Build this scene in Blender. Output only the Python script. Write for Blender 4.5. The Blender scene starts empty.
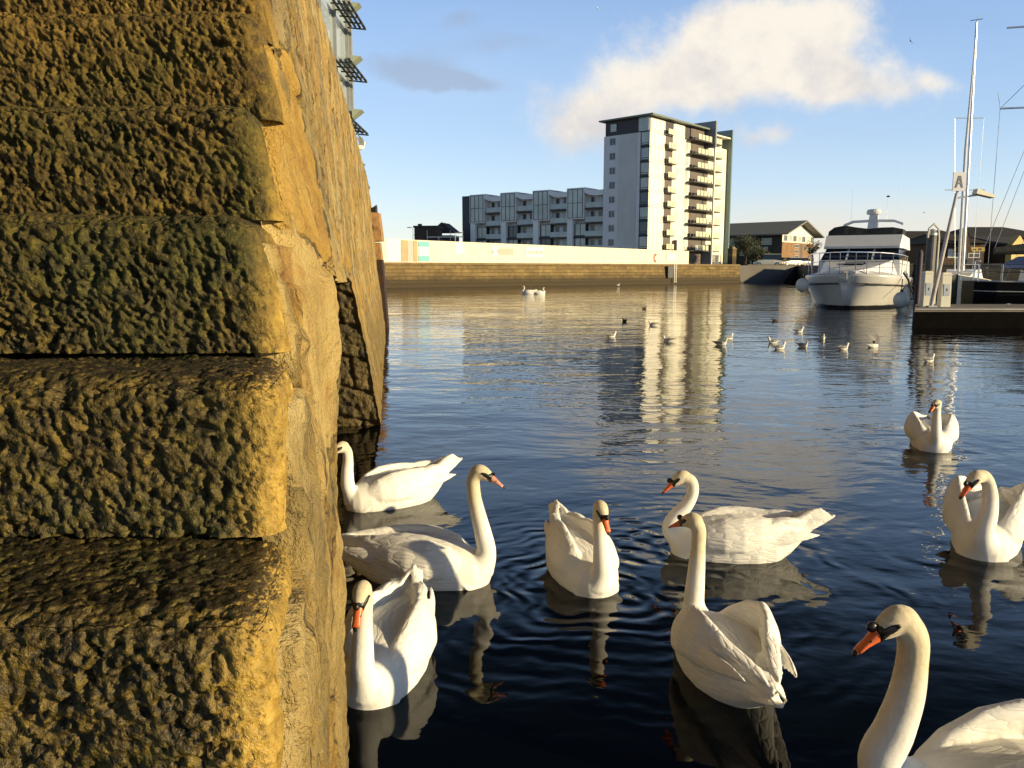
import bpy, bmesh, math, random
import numpy as np
from mathutils import Vector, Matrix

random.seed(7)
R = math.radians
scene = bpy.context.scene
COL = scene.collection

# ------------------------------------------------------------------ camera
CAM_H, F, PITCH = 2.0, 800.0, R(8.11)
cam_d = bpy.data.cameras.new("camera")
cam_d.sensor_width = 36.0
cam_d.lens = 36.0 * F / 1024.0
cam_d.clip_start, cam_d.clip_end = 0.05, 8000.0
cam = bpy.data.objects.new("camera", cam_d)
cam.location = (0, 0, CAM_H)
cam.rotation_euler = (R(90) - PITCH, 0, 0)
COL.objects.link(cam)
scene.camera = cam

SUN_EL, SUN_AZ = R(13.0), R(-24.0)       # azimuth measured from +X towards +Y
sun_dir = Vector((math.cos(SUN_EL) * math.cos(SUN_AZ), math.cos(SUN_EL) * math.sin(SUN_AZ), math.sin(SUN_EL)))
sun_d = bpy.data.lights.new("sun", 'SUN')
sun_d.energy, sun_d.angle, sun_d.color = 5.0, R(0.6), (1.0, 0.80, 0.46)
sun = bpy.data.objects.new("sun", sun_d)
sun.rotation_euler = sun_dir.to_track_quat('Z', 'Y').to_euler()
COL.objects.link(sun)

vs = scene.view_settings
scene.display_settings.display_device = 'sRGB'
vs.view_transform, vs.look, vs.gamma, vs.use_curve_mapping = 'Standard', 'None', 1.0, False
vs.exposure = 0.45
scene.cycles.use_denoising = True
scene.cycles.max_bounces = 6
scene.cycles.sample_clamp_indirect = 6.0


def ray(px, py):
    a, b = (px - 512) / F, (384 - py) / F
    return Vector((a, math.cos(PITCH) + b * math.sin(PITCH), -math.sin(PITCH) + b * math.cos(PITCH)))


def at(px, py, Y):                        # the point seen at a pixel, at distance Y ahead
    d = ray(px, py)
    return Vector((0, 0, CAM_H)) + d * (Y / d.y)


def on(px, py, z=0.0):                    # the point seen at a pixel, at height z
    d = ray(px, py)
    return Vector((0, 0, CAM_H)) + d * ((z - CAM_H) / d.z)


# ------------------------------------------------------------------ node helper
class NT:
    def __init__(self, tree):
        self.t = tree
        self.n, self.l = tree.nodes, tree.links

    def put(self, sock, v):
        if v is None:
            return
        if hasattr(v, 'is_linked') or isinstance(v, bpy.types.NodeSocket):
            self.l.new(v, sock)
        elif isinstance(v, (tuple, list)):
            sock.default_value = tuple(v) + ((1,) if len(v) == 3 and len(sock.default_value) == 4 else ())
        else:
            sock.default_value = v

    def node(self, typ, **kw):
        n = self.n.new(typ)
        for k, v in kw.items():
            setattr(n, k, v)
        return n

    def m(self, op, a, b=None, c=None, clamp=False):
        n = self.node('ShaderNodeMath', operation=op, use_clamp=clamp)
        for i, v in enumerate((a, b, c)):
            self.put(n.inputs[i], v)
        return n.outputs[0]

    def vm(self, op, a, b=None, out=0):
        n = self.node('ShaderNodeVectorMath', operation=op)
        self.put(n.inputs[0], a)
        if b is not None:
            self.put(n.inputs[1], b)
        return n.outputs[out]

    def noise(self, vec, scale, detail=3, rough=0.5, dist=0.0, out=0):
        n = self.node('ShaderNodeTexNoise')
        if vec is not None:
            self.l.new(vec, n.inputs['Vector'])
        n.inputs['Scale'].default_value = scale
        n.inputs['Detail'].default_value = detail
        n.inputs['Roughness'].default_value = rough
        n.inputs['Distortion'].default_value = dist
        return n.outputs[out]

    def ramp(self, fac, stops):
        n = self.node('ShaderNodeValToRGB')
        self.l.new(fac, n.inputs[0])
        e = n.color_ramp.elements
        while len(e) < len(stops):
            e.new(0.5)
        for i, (p, c) in enumerate(stops):
            e[i].position = p
            e[i].color = (*c, 1) if len(c) == 3 else c
        return n.outputs[0]

    def mix(self, fac, a, b, typ='MIX'):
        n = self.node('ShaderNodeMix', data_type='RGBA', blend_type=typ)
        self.put(n.inputs[0], fac)
        self.put(n.inputs[6], a)
        self.put(n.inputs[7], b)
        return n.outputs[2]

    def mapr(self, v, a, b, c=0.0, d=1.0, smooth=False):
        n = self.node('ShaderNodeMapRange', clamp=True)
        if smooth:
            n.interpolation_type = 'SMOOTHSTEP'
        for i, x in enumerate((v, a, b, c, d)):
            self.put(n.inputs[i], x)
        return n.outputs[0]

    def sep(self, v):
        n = self.node('ShaderNodeSeparateXYZ')
        self.l.new(v, n.inputs[0])
        return n.outputs

    def comb(self, x, y, z):
        n = self.node('ShaderNodeCombineXYZ')
        for i, v in enumerate((x, y, z)):
            self.put(n.inputs[i], v)
        return n.outputs[0]

    def coord(self, which='Object'):
        return self.node('ShaderNodeTexCoord').outputs[which]

    def bump(self, h, dist=0.01, strength=1.0, normal=None):
        n = self.node('ShaderNodeBump')
        n.inputs['Strength'].default_value = strength
        n.inputs['Distance'].default_value = dist
        self.l.new(h, n.inputs['Height'])
        if normal is not None:
            self.l.new(normal, n.inputs['Normal'])
        return n.outputs[0]


def new_mat(name):
    m = bpy.data.materials.new(name)
    m.use_nodes = True
    nt = NT(m.node_tree)
    b = nt.n['Principled BSDF']
    return m, nt, b


def simple(name, col, rough=0.6, metal=0.0, var=0.12, scale=3.0, bump=0.0, bscale=30.0, spec=None, coat=0.0):
    m, nt, b = new_mat(name)
    co = nt.coord()
    if var > 0:
        f = nt.noise(co, scale, 4, 0.6)
        d = tuple(c * (1 - var) for c in col)
        l = tuple(min(1, c * (1 + var)) for c in col)
        nt.l.new(nt.ramp(f, [(0.3, d), (0.7, l)]), b.inputs['Base Color'])
    else:
        b.inputs['Base Color'].default_value = (*col, 1)
    b.inputs['Roughness'].default_value = rough
    b.inputs['Metallic'].default_value = metal
    b.inputs['Coat Weight'].default_value = coat
    if spec is not None:
        b.inputs['Specular IOR Level'].default_value = spec
    if bump > 0:
        nt.l.new(nt.bump(nt.noise(co, bscale, 4, 0.6), bump), b.inputs['Normal'])
    return m


# ------------------------------------------------------------------ world: clear low-sun sky with cumulus
world = bpy.data.worlds.new("World")
scene.world = world
world.use_nodes = True
w = NT(world.node_tree)
for n in list(w.n):
    w.n.remove(n)
sky = w.node('ShaderNodeTexSky', sky_type='NISHITA')
sky.sun_disc = False
sky.sun_elevation = SUN_EL
sky.sun_rotation = math.atan2(sun_dir.x, sun_dir.y)
sky.air_density, sky.dust_density, sky.ozone_density = 1.0, 0.1, 2.5
bg = w.node('ShaderNodeBackground')
dirv = w.coord('Generated')
dx, dy, dz = w.sep(dirv)
# pale, bright sky low down; unseen sky higher up is darkened to cut fill light
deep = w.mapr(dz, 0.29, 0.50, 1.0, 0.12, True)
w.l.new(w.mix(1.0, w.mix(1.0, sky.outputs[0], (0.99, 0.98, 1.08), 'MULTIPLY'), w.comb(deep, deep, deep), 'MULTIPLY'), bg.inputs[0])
bg.inputs[1].default_value = 0.15
yy = w.m('MAXIMUM', dy, 0.05)
U, V = w.m('DIVIDE', dx, yy), w.m('DIVIDE', dz, yy)
uv = w.comb(U, V, 0.0)
warp = w.noise(uv, 7.0, 5, 0.6, out=1)
wv = w.vm('SUBTRACT', warp, (0.5, 0.5, 0.5))
uvw = w.vm('ADD', uv, w.vm('MULTIPLY', wv, (0.075, 0.065, 0.0)))
Uw, Vw, _ = w.sep(uvw)


def blob(px, py, sx, sy, wt, uu=None, vv=None):
    d = ray(px, py)
    a = w.m('DIVIDE', w.m('SUBTRACT', uu or Uw, d.x / d.y), sx / F)
    b = w.m('DIVIDE', w.m('SUBTRACT', vv or Vw, d.z / d.y), sy / F)
    s = w.m('ADD', w.m('MULTIPLY', a, a), w.m('MULTIPLY', b, b))
    return w.m('MULTIPLY', w.m('EXPONENT', w.m('MULTIPLY', s, -1.0)), wt)


def blobs(lst):
    t = None
    for q in lst:
        x = blob(*q)
        t = x if t is None else w.m('ADD', t, x)
    return t


big = blobs([(575, 128, 50, 40, .9), (640, 95, 58, 38, .85), (700, 42, 62, 36, 1.0), (765, 28, 56, 34, 1.0), (838, 30, 54, 34, .95),
             (860, 84, 52, 20, .8), (790, 85, 66, 28, .8), (925, 92, 34, 16, .6), (770, 134, 40, 11, .75), (690, 85, 60, 24, .5)])
fine = w.noise(uv, 13.0, 8, 0.62)
dens = w.m('ADD', big, w.m('MULTIPLY', w.m('SUBTRACT', fine, 0.5), 1.6))
mask = w.mapr(dens, 0.20, 1.10, 0.0, 0.95, True)
grey = blobs([(405, 68, 60, 18, .9), (505, 42, 70, 12, .6), (455, 22, 26, 8, .7), (450, 84, 50, 8, .6), (470, 80, 60, 10, .5)])
gmask = w.mapr(w.m('ADD', grey, w.m('MULTIPLY', w.m('SUBTRACT', fine, 0.5), 0.6)), 0.25, 1.0, 0.0, 0.55, True)
# a low bank of pale cloud along the horizon to the right
bank = w.m('MULTIPLY', w.mapr(V, 0.045, 0.105, 1.0, 0.0, True), w.mapr(U, -0.1, 0.40, 0.25, 0.85, True))
bank = w.m('MULTIPLY', bank, w.mapr(w.noise(uv, 9.0, 5, 0.6), 0.3, 0.65, 0.35, 1.0))
fwd = w.mapr(dy, 0.05, 0.2, 0.0, 1.0)
# lit side of the cloud (towards the sun) against its thicker underside
lit = w.mapr(w.m('ADD', w.m('MULTIPLY', w.m('SUBTRACT', w.noise(w.vm('ADD', uv, (-0.012, -0.02, 0)), 11.0, 5, 0.6), 0.5), 1.6),
                 w.m('MULTIPLY', w.m('SUBTRACT', V, 0.2), 2.2)), -0.35, 0.25, 0.0, 1.0, True)
ccol = w.mix(lit, (0.70, 0.67, 0.67), (0.98, 0.90, 0.77))
cb = w.node('ShaderNodeBackground')
w.l.new(ccol, cb.inputs[0])
cb.inputs[1].default_value = 0.76
gb = w.node('ShaderNodeBackground')
gb.inputs[0].default_value = (0.36, 0.42, 0.52, 1)
gb.inputs[1].default_value = 0.75
bb = w.node('ShaderNodeBackground')
bb.inputs[0].default_value = (0.80, 0.72, 0.60, 1)
bb.inputs[1].default_value = 0.8


def mixs(f, a, b):
    n = w.node('ShaderNodeMixShader')
    w.put(n.inputs[0], f)
    w.l.new(a, n.inputs[1])
    w.l.new(b, n.inputs[2])
    return n.outputs[0]


veil = w.node('ShaderNodeBackground')      # thin high cirrus over the whole sky
w.l.new(w.ramp(V, [(0.02, (0.78, 0.84, 0.90)), (0.16, (0.55, 0.69, 0.88)), (0.36, (0.36, 0.55, 0.88))]), veil.inputs[0])
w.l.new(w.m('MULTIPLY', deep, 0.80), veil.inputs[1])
vn = w.mapr(w.noise(w.vm('MULTIPLY', dirv, (1.0, 1.0, 3.0)), 2.5, 5, 0.6), 0.3, 0.7, 0.38, 0.62)
vn = w.m('MULTIPLY', vn, w.mapr(dz, 0.20, 0.62, 1.0, 0.1, True))
s0 = mixs(vn, bg.outputs[0], veil.outputs[0])
s1 = mixs(w.m('MULTIPLY', bank, fwd), s0, bb.outputs[0])
s1 = mixs(w.m('MULTIPLY', gmask, fwd), s1, gb.outputs[0])
s1 = mixs(w.m('MULTIPLY', mask, fwd), s1, cb.outputs[0])
wo = w.node('ShaderNodeOutputWorld')
w.l.new(s1, wo.inputs[0])


# ------------------------------------------------------------------ object helpers
def empty(name, loc=(0, 0, 0), rz=0.0, rot=None):
    o = bpy.data.objects.new(name, None)
    o.empty_display_size = 0.2
    o.location = loc
    o.rotation_euler = rot if rot else (0, 0, rz)
    COL.objects.link(o)
    return o


def tag(o, label=None, cat=None, group=None, kind=None):
    for k, v in (('label', label), ('category', cat), ('group', group), ('kind', kind)):
        if v:
            o[k] = v
    return o


def mesh_obj(name, verts, faces, mat, parent=None, smooth=False):
    me = bpy.data.meshes.new(name)
    me.from_pydata([tuple(v) for v in verts], [], faces)
    me.update()
    if mat is not None:
        me.materials.append(mat)
    if smooth:
        me.polygons.foreach_set('use_smooth', [True] * len(me.polygons))
    o = bpy.data.objects.new(name, me)
    COL.objects.link(o)
    o.parent = parent
    return o


class MB:
    def __init__(self):
        self.v, self.f = [], []

    def add(self, vs, fs):
        b = len(self.v)
        self.v += [tuple(x) for x in vs]
        self.f += [tuple(i + b for i in f) for f in fs]
        return self

    def hexa(self, p):                    # 8 points: bottom ring 0-3, top ring 4-7 (counter-clockwise from above)
        return self.add(p, [(3, 2, 1, 0), (4, 5, 6, 7), (0, 1, 5, 4), (1, 2, 6, 5), (2, 3, 7, 6), (3, 0, 4, 7)])

    def box(self, x0, x1, y0, y1, z0, z1):
        return self.hexa([(x0, y0, z0), (x1, y0, z0), (x1, y1, z0), (x0, y1, z0), (x0, y0, z1), (x1, y0, z1), (x1, y1, z1), (x0, y1, z1)])

    def rings(self, rings, cap=True):
        n = len(rings[0])
        b = len(self.v)
        for r in rings:
            self.v += [tuple(x) for x in r]
        for i in range(len(rings) - 1):
            for j in range(n):
                k = (j + 1) % n
                self.f.append((b + i * n + j, b + i * n + k, b + (i + 1) * n + k, b + (i + 1) * n + j))
        if cap:
            self.f.append(tuple(b + j for j in reversed(range(n))))
            e = b + (len(rings) - 1) * n
            self.f.append(tuple(e + j for j in range(n)))
        return self

    def tube(self, pts, r, seg=8, flat=1.0, up=None):
        pts = [Vector(p) for p in pts]
        rs = r if isinstance(r, (list, tuple)) else [r] * len(pts)
        rings = []
        prev = None
        for i, p in enumerate(pts):
            t = (pts[min(i + 1, len(pts) - 1)] - pts[max(i - 1, 0)]).normalized()
            if prev is None:
                u = Vector(up) if up else (Vector((0, 0, 1)) if abs(t.z) < 0.9 else Vector((1, 0, 0)))
            else:
                u = prev
            n = (u - t * u.dot(t)).normalized()
            prev = n
            b = t.cross(n)
            rr = rs[i]
            ra, rb = rr if isinstance(rr, (tuple, list)) else (rr * flat, rr)
            rings.append([p + n * (math.cos(a) * ra) + b * (math.sin(a) * rb) for a in [2 * math.pi * k / seg for k in range(seg)]])
        return self.rings(rings)

    def lathe(self, prof, seg=20, c=(0, 0, 0)):
        return self.rings([[(c[0] + r * math.cos(2 * math.pi * k / seg), c[1] + r * math.sin(2 * math.pi * k / seg), c[2] + z)
                            for k in range(seg)] for r, z in prof])

    def ell(self, c, r, seg=16, n=9, M=None):
        rings = []
        for i in range(n):
            a = math.pi * (i + 0.02 * (1 if i == 0 else (-1 if i == n - 1 else 0))) / (n - 1)
            rings.append([Vector((r[0] * math.sin(a) * math.cos(2 * math.pi * k / seg), r[1] * math.sin(a) * math.sin(2 * math.pi * k / seg),
                                  -r[2] * math.cos(a))) for k in range(seg)])
        if M is not None:
            rings = [[M @ p for p in q] for q in rings]
        c = Vector(c)
        return self.rings([[p + c for p in q] for q in rings])

    def prism(self, poly, z0, z1):
        n = len(poly)
        return self.rings([[(x, y, z0) for x, y in poly], [(x, y, z1) for x, y in poly]])

    def build(self, name, mat, parent=None, smooth=False):
        return mesh_obj(name, self.v, self.f, mat, parent, smooth)


def children(o):
    return list(o.children)


def copy_tree(o, parent=None):
    c = o.copy()
    COL.objects.link(c)
    if parent is not None:
        c.parent = parent
    for ch in children(o):
        copy_tree(ch, c)
    return c


# ------------------------------------------------------------------ gradient noise
_rng = np.random.RandomState(3)
_perm = _rng.permutation(256)
_perm = np.concatenate([_perm, _perm])
_g = _rng.normal(size=(256, 3))
_g /= np.linalg.norm(_g, axis=1)[:, None]


def perlin(p):
    p = np.asarray(p, float)
    i = np.floor(p).astype(int)
    f = p - i
    i &= 255
    u = f * f * f * (f * (f * 6 - 15) + 10)
    out = 0
    for a in (0, 1):
        wa = u[:, 0] if a else 1 - u[:, 0]
        for b in (0, 1):
            wb = u[:, 1] if b else 1 - u[:, 1]
            for c in (0, 1):
                wc = u[:, 2] if c else 1 - u[:, 2]
                h = _perm[_perm[_perm[(i[:, 0] + a) & 255] + ((i[:, 1] + b) & 255)] + ((i[:, 2] + c) & 255)]
                g = _g[h]
                out = out + wa * wb * wc * (g[:, 0] * (f[:, 0] - a) + g[:, 1] * (f[:, 1] - b) + g[:, 2] * (f[:, 2] - c))
    return out


def fbm(p, scale, octs=4, gain=0.5):
    p = np.asarray(p, float) * scale
    s, a = 0, 1.0
    for k in range(octs):
        s = s + a * perlin(p + 17.3 * k)
        p = p * 2.03
        a *= gain
    return s

# ------------------------------------------------------------------ water
def water_material():
    m, nt, b = new_mat("harbour_water")
    co = nt.coord()
    x, y, z = nt.sep(co)
    p = nt.comb(x, y, 0.0)
    pw = nt.vm('ADD', p, nt.vm('MULTIPLY', nt.vm('SUBTRACT', nt.noise(p, 0.5, 2, 0.5, out=1), (0.5, 0.5, 0.5)), (0.9, 0.9, 0.0)))
    ps = nt.vm('MULTIPLY', pw, (0.75, 1.25, 1.0))
    a = nt.noise(ps, 0.45, 2, 0.5)
    c = nt.noise(ps, 1.5, 2, 0.5)
    e = nt.noise(ps, 4.2, 2, 0.5)
    g = nt.noise(nt.vm('MULTIPLY', p, (0.8, 1.2, 1.0)), 13.0, 2, 0.5)
    # breeze patches: ripples livelier in some places than in others, calmer beside the quay
    patch = nt.mapr(nt.noise(p, 0.12, 3, 0.5), 0.35, 0.65, 0.55, 1.25, True)
    calm = nt.mapr(nt.vm('LENGTH', nt.vm('SUBTRACT', p, (-0.6, 3.0, 0.0)), out=1), 2.0, 9.0, 0.45, 1.0, True)
    amp = nt.m('MULTIPLY', patch, calm)
    h = nt.m('MULTIPLY', a, 0.034)
    h = nt.m('ADD', h, nt.m('MULTIPLY', c, nt.m('MULTIPLY', amp, 0.020)))
    h = nt.m('ADD', h, nt.m('MULTIPLY', e, nt.m('MULTIPLY', amp, 0.0068)))
    h = nt.m('ADD', h, nt.m('MULTIPLY', g, nt.m('MULTIPLY', amp, 0.0016)))
    # ring waves spreading from paddling swans
    for (cx, cy, k, A, dec) in RINGS:
        d = nt.vm('LENGTH', nt.vm('SUBTRACT', pw if k < 0 else nt.vm('ADD', p, nt.vm('MULTIPLY', nt.vm('SUBTRACT', nt.noise(p, 1.8, 2, 0.5, out=1), (0.5, 0.5, 0.5)), (0.60, 0.60, 0.0))), (cx, cy, 0.0)), out=1)
        s = nt.m('SINE', nt.m('MULTIPLY', d, abs(k)))
        f = nt.m('EXPONENT', nt.m('MULTIPLY', d, -dec))
        br = nt.mapr(nt.noise(p, 2.6, 2, 0.5), 0.35, 0.65, 0.15, 1.2)
        h = nt.m('ADD', h, nt.m('MULTIPLY', nt.m('MULTIPLY', nt.m('MULTIPLY', s, br), f), A))
    nt.l.new(nt.bump(h, 1.0), b.inputs['Normal'])
    b.inputs['Base Color'].default_value = (0.001, 0.002, 0.003, 1)
    b.inputs['Roughness'].default_value = 0.03
    b.inputs['IOR'].default_value = 1.333
    return m


RINGS = []
for (px, py, k, A, dec) in ((592, 588, 40, 0.0065, 1.7), (690, 552, 34, 0.0055, 1.8), (930, 452, 15, 0.005, 1.1), (985, 556, 18, 0.005, 1.6),
                            (430, 582, 20, 0.003, 2)):
    q = on(px, py)
    RINGS.append((q.x, q.y, k, A, dec))
wm = water_material()
water = mesh_obj("water", [(-2500, -300, 0), (2500, -300, 0), (2500, 400, 0), (-2500, 400, 0)], [(0, 1, 2, 3)], wm)
tag(water, kind='structure')


# ------------------------------------------------------------------ stone materials
def step_material():
    m, nt, b = new_mat("weed_grown_stone")
    co = nt.coord()
    x, y, z = nt.sep(co)
    n1 = nt.noise(co, 5.0, 5, 0.62)
    n2 = nt.noise(co, 34.0, 5, 0.65)
    n3 = nt.noise(co, 160.0, 3, 0.6)
    weed = nt.ramp(n2, [(0.28, (0.016, 0.010, 0.0015)), (0.5, (0.072, 0.048, 0.005)), (0.72, (0.19, 0.13, 0.018))])
    bare = nt.ramp(n2, [(0.3, (0.11, 0.058, 0.006)), (0.55, (0.26, 0.15, 0.022)), (0.75, (0.42, 0.26, 0.055))])
    green = nt.ramp(n2, [(0.3, (0.014, 0.014, 0.002)), (0.6, (0.065, 0.060, 0.006)), (0.8, (0.15, 0.125, 0.016))])
    g = nt.mapr(nt.noise(co, 3.1, 4, 0.6), 0.42, 0.62)
    c = nt.mix(g, weed, green)
    # the upper, drier blocks show more bare golden stone; weed hangs on below the tide mark
    hi = nt.mapr(nt.m('ADD', z, nt.m('MULTIPLY', nt.m('SUBTRACT', n1, 0.5), 0.9)), 2.05, 2.85, 0.0, 0.5, True)
    c = nt.mix(hi, c, bare)
    # worn, cleaner stone along the block ends next to the wall face
    edge = nt.m('SUBTRACT', x, nt.m('SUBTRACT', nt.m('MULTIPLY', y, -0.19), 0.15))
    ef = nt.mapr(nt.m('ADD', edge, nt.m('MULTIPLY', nt.m('SUBTRACT', n1, 0.5), 0.10)), -0.06, 0.015, 0.0, 0.95, True)
    ef = nt.m('MULTIPLY', ef, nt.mapr(nt.noise(co, 22.0, 4, 0.6), 0.35, 0.6, 0.6, 1.0))
    c = nt.mix(ef, c, nt.ramp(n2, [(0.3, (0.30, 0.18, 0.02)), (0.7, (0.56, 0.37, 0.075))]))
    c = nt.mix(nt.mapr(n3, 0.58, 0.74, 0, 0.65), c, (0.30, 0.215, 0.06))
    c = nt.mix(nt.mapr(nt.noise(co, 75.0, 4, 0.65), 0.46, 0.32, 0, 0.7), c, (0.018, 0.013, 0.004))
    # black-brown wet weed on the tidal treads, also painting in their deep shadow
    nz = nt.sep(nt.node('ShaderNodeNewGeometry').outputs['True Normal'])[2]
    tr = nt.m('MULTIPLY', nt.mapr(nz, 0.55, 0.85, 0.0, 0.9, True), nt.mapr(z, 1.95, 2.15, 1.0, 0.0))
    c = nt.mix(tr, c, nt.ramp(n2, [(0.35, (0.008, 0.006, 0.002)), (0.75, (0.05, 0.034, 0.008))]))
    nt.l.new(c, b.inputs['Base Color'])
    wet = nt.mapr(z, 1.5, 2.1, 0.42, 0.72)
    nt.l.new(nt.m('ADD', wet, nt.m('MULTIPLY', n2, 0.25)), b.inputs['Roughness'])
    h = nt.m('ADD', nt.m('MULTIPLY', n2, 0.6), nt.m('MULTIPLY', n3, 0.35))
    nt.l.new(nt.bump(h, 0.012), b.inputs['Normal'])
    return m


def wall_material():
    m, nt, b = new_mat("quay_stone")
    co = nt.coord()
    x, y, z = nt.sep(co)
    big = nt.noise(co, 1.1, 5, 0.65)
    med = nt.noise(co, 6.0, 6, 0.65)
    fin = nt.noise(co, 60.0, 4, 0.65)
    stone = nt.ramp(med, [(0.25, (0.16, 0.095, 0.016)), (0.45, (0.36, 0.235, 0.05)), (0.62, (0.48, 0.33, 0.085)), (0.8, (0.58, 0.44, 0.18))])
    grey = nt.ramp(med, [(0.3, (0.15, 0.11, 0.04)), (0.6, (0.33, 0.26, 0.11)), (0.8, (0.50, 0.42, 0.22))])
    orange = nt.ramp(med, [(0.3, (0.30, 0.15, 0.03)), (0.7, (0.52, 0.31, 0.08))])
    c = nt.mix(nt.mapr(big, 0.42, 0.58, smooth=True), stone, grey)
    # every block of the facing has its own tone; irregular open joints and cracks between
    q = nt.vm('ADD', nt.comb(nt.m('MULTIPLY', y, 1.5), nt.m('MULTIPLY', z, 1.05), 0.0), nt.vm('MULTIPLY', nt.vm('SUBTRACT', nt.noise(co, 2.2, 4, 0.6, out=1), (.5, .5, .5)), (.7, .7, 0)))
    vo = nt.node('ShaderNodeTexVoronoi', feature='F1')
    nt.l.new(q, vo.inputs['Vector'])
    vo.inputs['Scale'].default_value = 1.6
    rnd = nt.sep(vo.outputs['Color'])
    c = nt.mix(nt.mapr(rnd[0], 0.55, 0.75, 0, 0.8), c, nt.ramp(med, [(0.3, (0.20, 0.15, 0.065)), (0.7, (0.42, 0.35, 0.20))]))
    c = nt.mix(nt.mapr(rnd[1], 0.62, 0.8, 0, 0.85), c, nt.ramp(med, [(0.3, (0.40, 0.23, 0.03)), (0.7, (0.62, 0.42, 0.10))]))
    c = nt.mix(nt.mapr(rnd[2], 0.7, 0.85, 0, 0.7), c, nt.ramp(med, [(0.3, (0.45, 0.34, 0.13)), (0.7, (0.66, 0.54, 0.27))]))
    ve = nt.node('ShaderNodeTexVoronoi', feature='DISTANCE_TO_EDGE')
    nt.l.new(q, ve.inputs['Vector'])
    ve.inputs['Scale'].default_value = 1.6
    joint = nt.mapr(nt.m('ADD', ve.outputs['Distance'], nt.m('MULTIPLY', nt.m('SUBTRACT', fin, 0.5), 0.03)), 0.006, 0.028, 1.0, 0.0)
    joint = nt.m('MULTIPLY', joint, nt.mapr(nt.noise(co, 1.3, 3, 0.6), 0.45, 0.6, 0.15, 1.0))
    c = nt.mix(nt.m('MULTIPLY', joint, 0.85), c, (0.05, 0.03, 0.012))
    rf = nt.mapr(nt.noise(co, 2.3, 5, 0.7), 0.54, 0.66, 0, 0.85, True)
    c = nt.mix(rf, c, orange)
    # tide band: weed and slime towards the water
    low = nt.mapr(nt.m('ADD', z, nt.m('MULTIPLY', nt.m('SUBTRACT', med, 0.5), 0.8)), 0.5, 1.9, 0.72, 0.0, True)
    c = nt.mix(low, c, nt.ramp(fin, [(0.3, (0.10, 0.068, 0.014)), (0.7, (0.26, 0.18, 0.05))]))
    # rain and rust runs down the face
    run = nt.noise(nt.vm('MULTIPLY', co, (5.0, 5.0, 0.5)), 1.6, 4, 0.6)
    c = nt.mix(nt.mapr(run, 0.6, 0.72, 0, 0.55), c, (0.17, 0.12, 0.055))
    c = nt.mix(nt.mapr(fin, 0.62, 0.75, 0, 0.5), c, (0.58, 0.45, 0.2))
    bands = nt.noise(nt.vm('MULTIPLY', co, (3.0, 3.0, 0.35)), 1.9, 5, 0.7)
    c = nt.mix(nt.mapr(bands, 0.54, 0.70, 0, 0.65, True), c, (0.54, 0.45, 0.24))
    c = nt.mix(nt.mapr(bands, 0.40, 0.28, 0, 0.6, True), c, (0.16, 0.115, 0.05))
    c = nt.mix(1.0, c, (0.84, 0.80, 0.70), 'MULTIPLY')
    nt.l.new(c, b.inputs['Base Color'])
    b.inputs['Roughness'].default_value = 0.8
    hh = nt.m('SUBTRACT', nt.m('ADD', nt.m('MULTIPLY', fin, 0.6), med), nt.m('MULTIPLY', joint, 0.9))
    nt.l.new(nt.bump(hh, 0.035), b.inputs['Normal'])
    return m


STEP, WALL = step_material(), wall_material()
WEEDY = simple("weedy_pier_stone", (0.085, 0.060, 0.018), 0.6, var=0.75, scale=7.0, bump=0.03, bscale=30)


def wall_x(Y, z):
    a = np.where(Y < 2.1, -0.105 - 0.172 * Y, -0.145 - 0.153 * Y)
    a = a - 0.05 * np.exp(-((z - 2.05) / 0.3) ** 2) * np.clip((2.05 - Y) / 0.5, 0, 1)
    t = np.clip((Y - 2.1) / 6.0, 0, 1)
    t = t * t * (3 - 2 * t)
    bt = 0.17 - 0.05 * np.clip((Y - 10) / 18, 0, 1)
    return a - (1 - t) * 0.2 * np.maximum(0, z - 1.95) - t * (bt * np.minimum(z, 2.0) + 0.08 * np.maximum(z - 2.0, 0))


# ------------------------------------------------------------------ the flight of quay steps
Z2, RISE, Y2, TREAD = 1.85, 0.2476, 1.143, 0.267


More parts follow.
